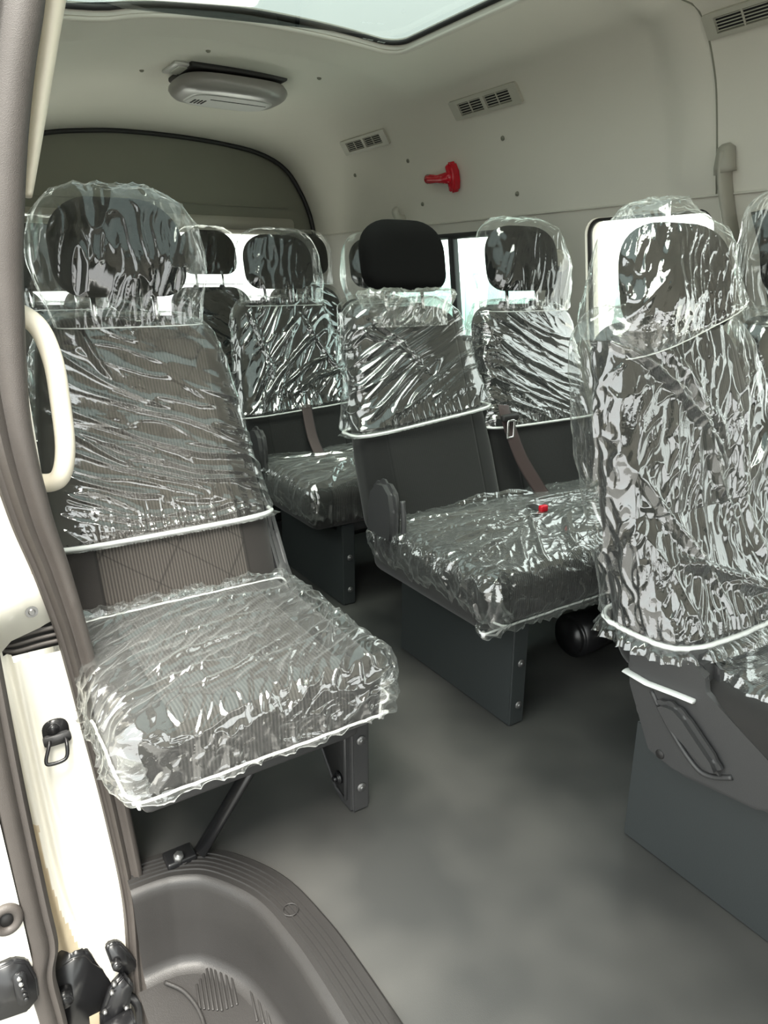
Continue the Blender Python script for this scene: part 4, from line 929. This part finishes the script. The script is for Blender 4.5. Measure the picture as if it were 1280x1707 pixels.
# hook, belt anchor and belts on the far wall
ho = empty('coat_hook', (0, 0, 0), 'small beige coat hook above the window behind the bare headrest', 'hook'); place(ho, s_at(1.32), 2.79)
obj('hook_body', tube_bm(smooth_path([(0, .02, 0), (0, .012, .03), (0, -.012, .042), (0, -.018, .03)], 5), .016, 12), 'vent', ho)
def belt(name, path, wdt, label, group, mat='belt', ref=Vector((0, -1, 0))):
    o = obj(name, tube_bm(smooth_path(path, 6), 1.0, 8, flat=(wdt / 2, .0012, ref)), mat); return tag(o, label, 'seat belt', group)
ba = empty('belt_anchor', (1.915, 1.885, 1.105), 'round cream belt anchor on the pillar between the two far windows', 'belt anchor')
obj('cap', cyl_bm((.02, 0, 0), (-.02, -.01, 0), .042, .036, 28, .008), 'cream', ba); obj('belt_slot', box_bm(-.02, -.01, -.02, .012, .05, .012, .003), 'blackmatte', ba)
belt('seat_belt', [(1.895, 1.87, 1.09), (1.90, 1.88, .95), (1.91, 1.90, .78), (1.93, 1.92, .55), (1.94, 1.93, .3)], .05, 'black seat belt hanging below the cream anchor beside the far window', 'seat belts', 'blackmatte', Vector((-.6, -.8, 0)))
belt('seat_belt', [(1.425, 1.575, .70), (1.425, 1.555, .66), (1.455, 1.52, .55), (1.50, 1.485, .46), (1.515, 1.47, .43)], .044, 'brown-black belt with a metal buckle running between the two middle backrests', 'seat belts')
bk = empty('belt_buckle', (1.425, 1.545, .668), 'black and steel belt buckle tongue on the middle backrest below the film hem', 'belt buckle', rz=.1)
obj('buckle_body', box_bm(0, 0, 0, .066, .018, .020, .006), 'blackmatte', bk)
lp = [(x, -.006, z) for x, z in rrect(-.013, -.058, .013, -.008, .005, 3)]
obj('tongue', tube_bm(lp, .0042, 8, closed=True), 'chrome', bk)
belt('seat_belt', [(1.19, 2.385, .61), (1.18, 2.32, .50), (1.18, 2.25, .43)], .044, 'brown-black belt on the third row backrest behind the bare headrest seat', 'seat belts')
rbk = empty('red_button_buckle', (1.365, 1.345, .455), 'belt buckle with a bright red button lying under the film on the middle cushion', 'belt buckle')
obj('buckle_body', box_bm(.0, .012, -.006, .034, .05, .018, .005), 'blackmatte', rbk); obj('release_button', box_bm(0, -.016, .004, .026, .016, .020, .005), 'red', rbk)
# belt height adjuster on the front pillar of the far side
bh = empty('belt_height_cover', (0, 0, 0), 'tall beige belt guide cover on the far pillar between the right-hand headrests', 'belt guide')
rp = smooth_path([(1.87, 1.262, 1.365), (1.872, 1.258, 1.30), (1.89, 1.24, 1.2), (1.91, 1.21, 1.08), (1.925, 1.185, .9)], 6)
obj('guide', tube_bm(rp, 1.0, 20, flat=(.012, .030, Vector((-1, 0, 0)))), 'guide', bh)
obj('cap', tube_bm([(1.866, 1.264, 1.385), (1.868, 1.263, 1.375), (1.869, 1.261, 1.33), (1.871, 1.259, 1.315)], [.010, .022, .027, .028], 20), 'guide', bh)
belt('seat_belt', [(1.90, 1.14, 1.22), (1.88, 1.08, 1.1), (1.86, 1.02, .95), (1.85, .98, .8)], .09, 'black belt webbing hanging beside the belt guide cover at the right edge', 'seat belts', 'blackmatte', Vector((-.6, -.8, 0)))
# press studs in the lining
for i, (s, y) in enumerate(((s_at(1.509), 3.12), (s_at(1.512), 2.69), (s_at(1.514), 2.11), (s_at(1.336), 2.07), (s_at(1.346), 2.64), (s_atx(1.43), 2.67), (s_atx(.86), 2.95), (s_atx(.99), 2.62))):
    lab_ = ('grey lining clip on the far wall nearest the rear gate', 'grey lining clip below the small rear air vent', 'grey lining clip below the middle air vent', 'grey lining clip above the dark-framed far window', 'grey lining clip above the bare black headrest', 'grey lining clip in the headliner right of the oval console', 'grey lining clip in the headliner left of the oval console', 'grey lining clip in the headliner above the small pale light')[i]
    r = obj('lining_clip', cyl_bm((0, 0, -.002), (0, 0, .006), .009, .007, 14, .002), 'gate'); place(r, s, y); tag(r, lab_, 'clip', 'lining clips in the roof and upper wall')
# black case under the middle seat
jc = obj('tool_case', cyl_bm((1.45, 1.28, .07), (1.62, 1.28, .07), .065, .06, 32, .015), 'black'); tag(jc, 'black rounded case lying on the floor under the middle double seat', 'case')

# ------------------------------------------------------------------ outside: the neighbouring van seen through the windows
pv = empty('parked_van', (4.6, 4.2, -.62), 'white van parked outside, seen through the far windows', 'van')
bm = prism_bm([(-.85, .35), (-.9, 1.1), (-.72, 1.9), (-.5, 2.1), (.6, 2.1), (.8, 1.9), (.9, 1.1), (.85, .35)], 'y', -2.3, 2.3, .06); obj('body', bm, 'vanwhite', pv, auto=40)
for y in (-1.55, -.35, .85, 1.8): obj('side_window', prism_bm([(y - .5, 1.2), (y + .5, 1.2), (y + .46, 1.72), (y - .46, 1.72)], 'x', -.92, -.74, .02), 'vanglass', pv)
for y in (-1.5, 1.5): obj('wheel', cyl_bm((-.9, y, .33), (-.68, y, .33), .33, .33, 40, .04), 'blackmatte', pv)
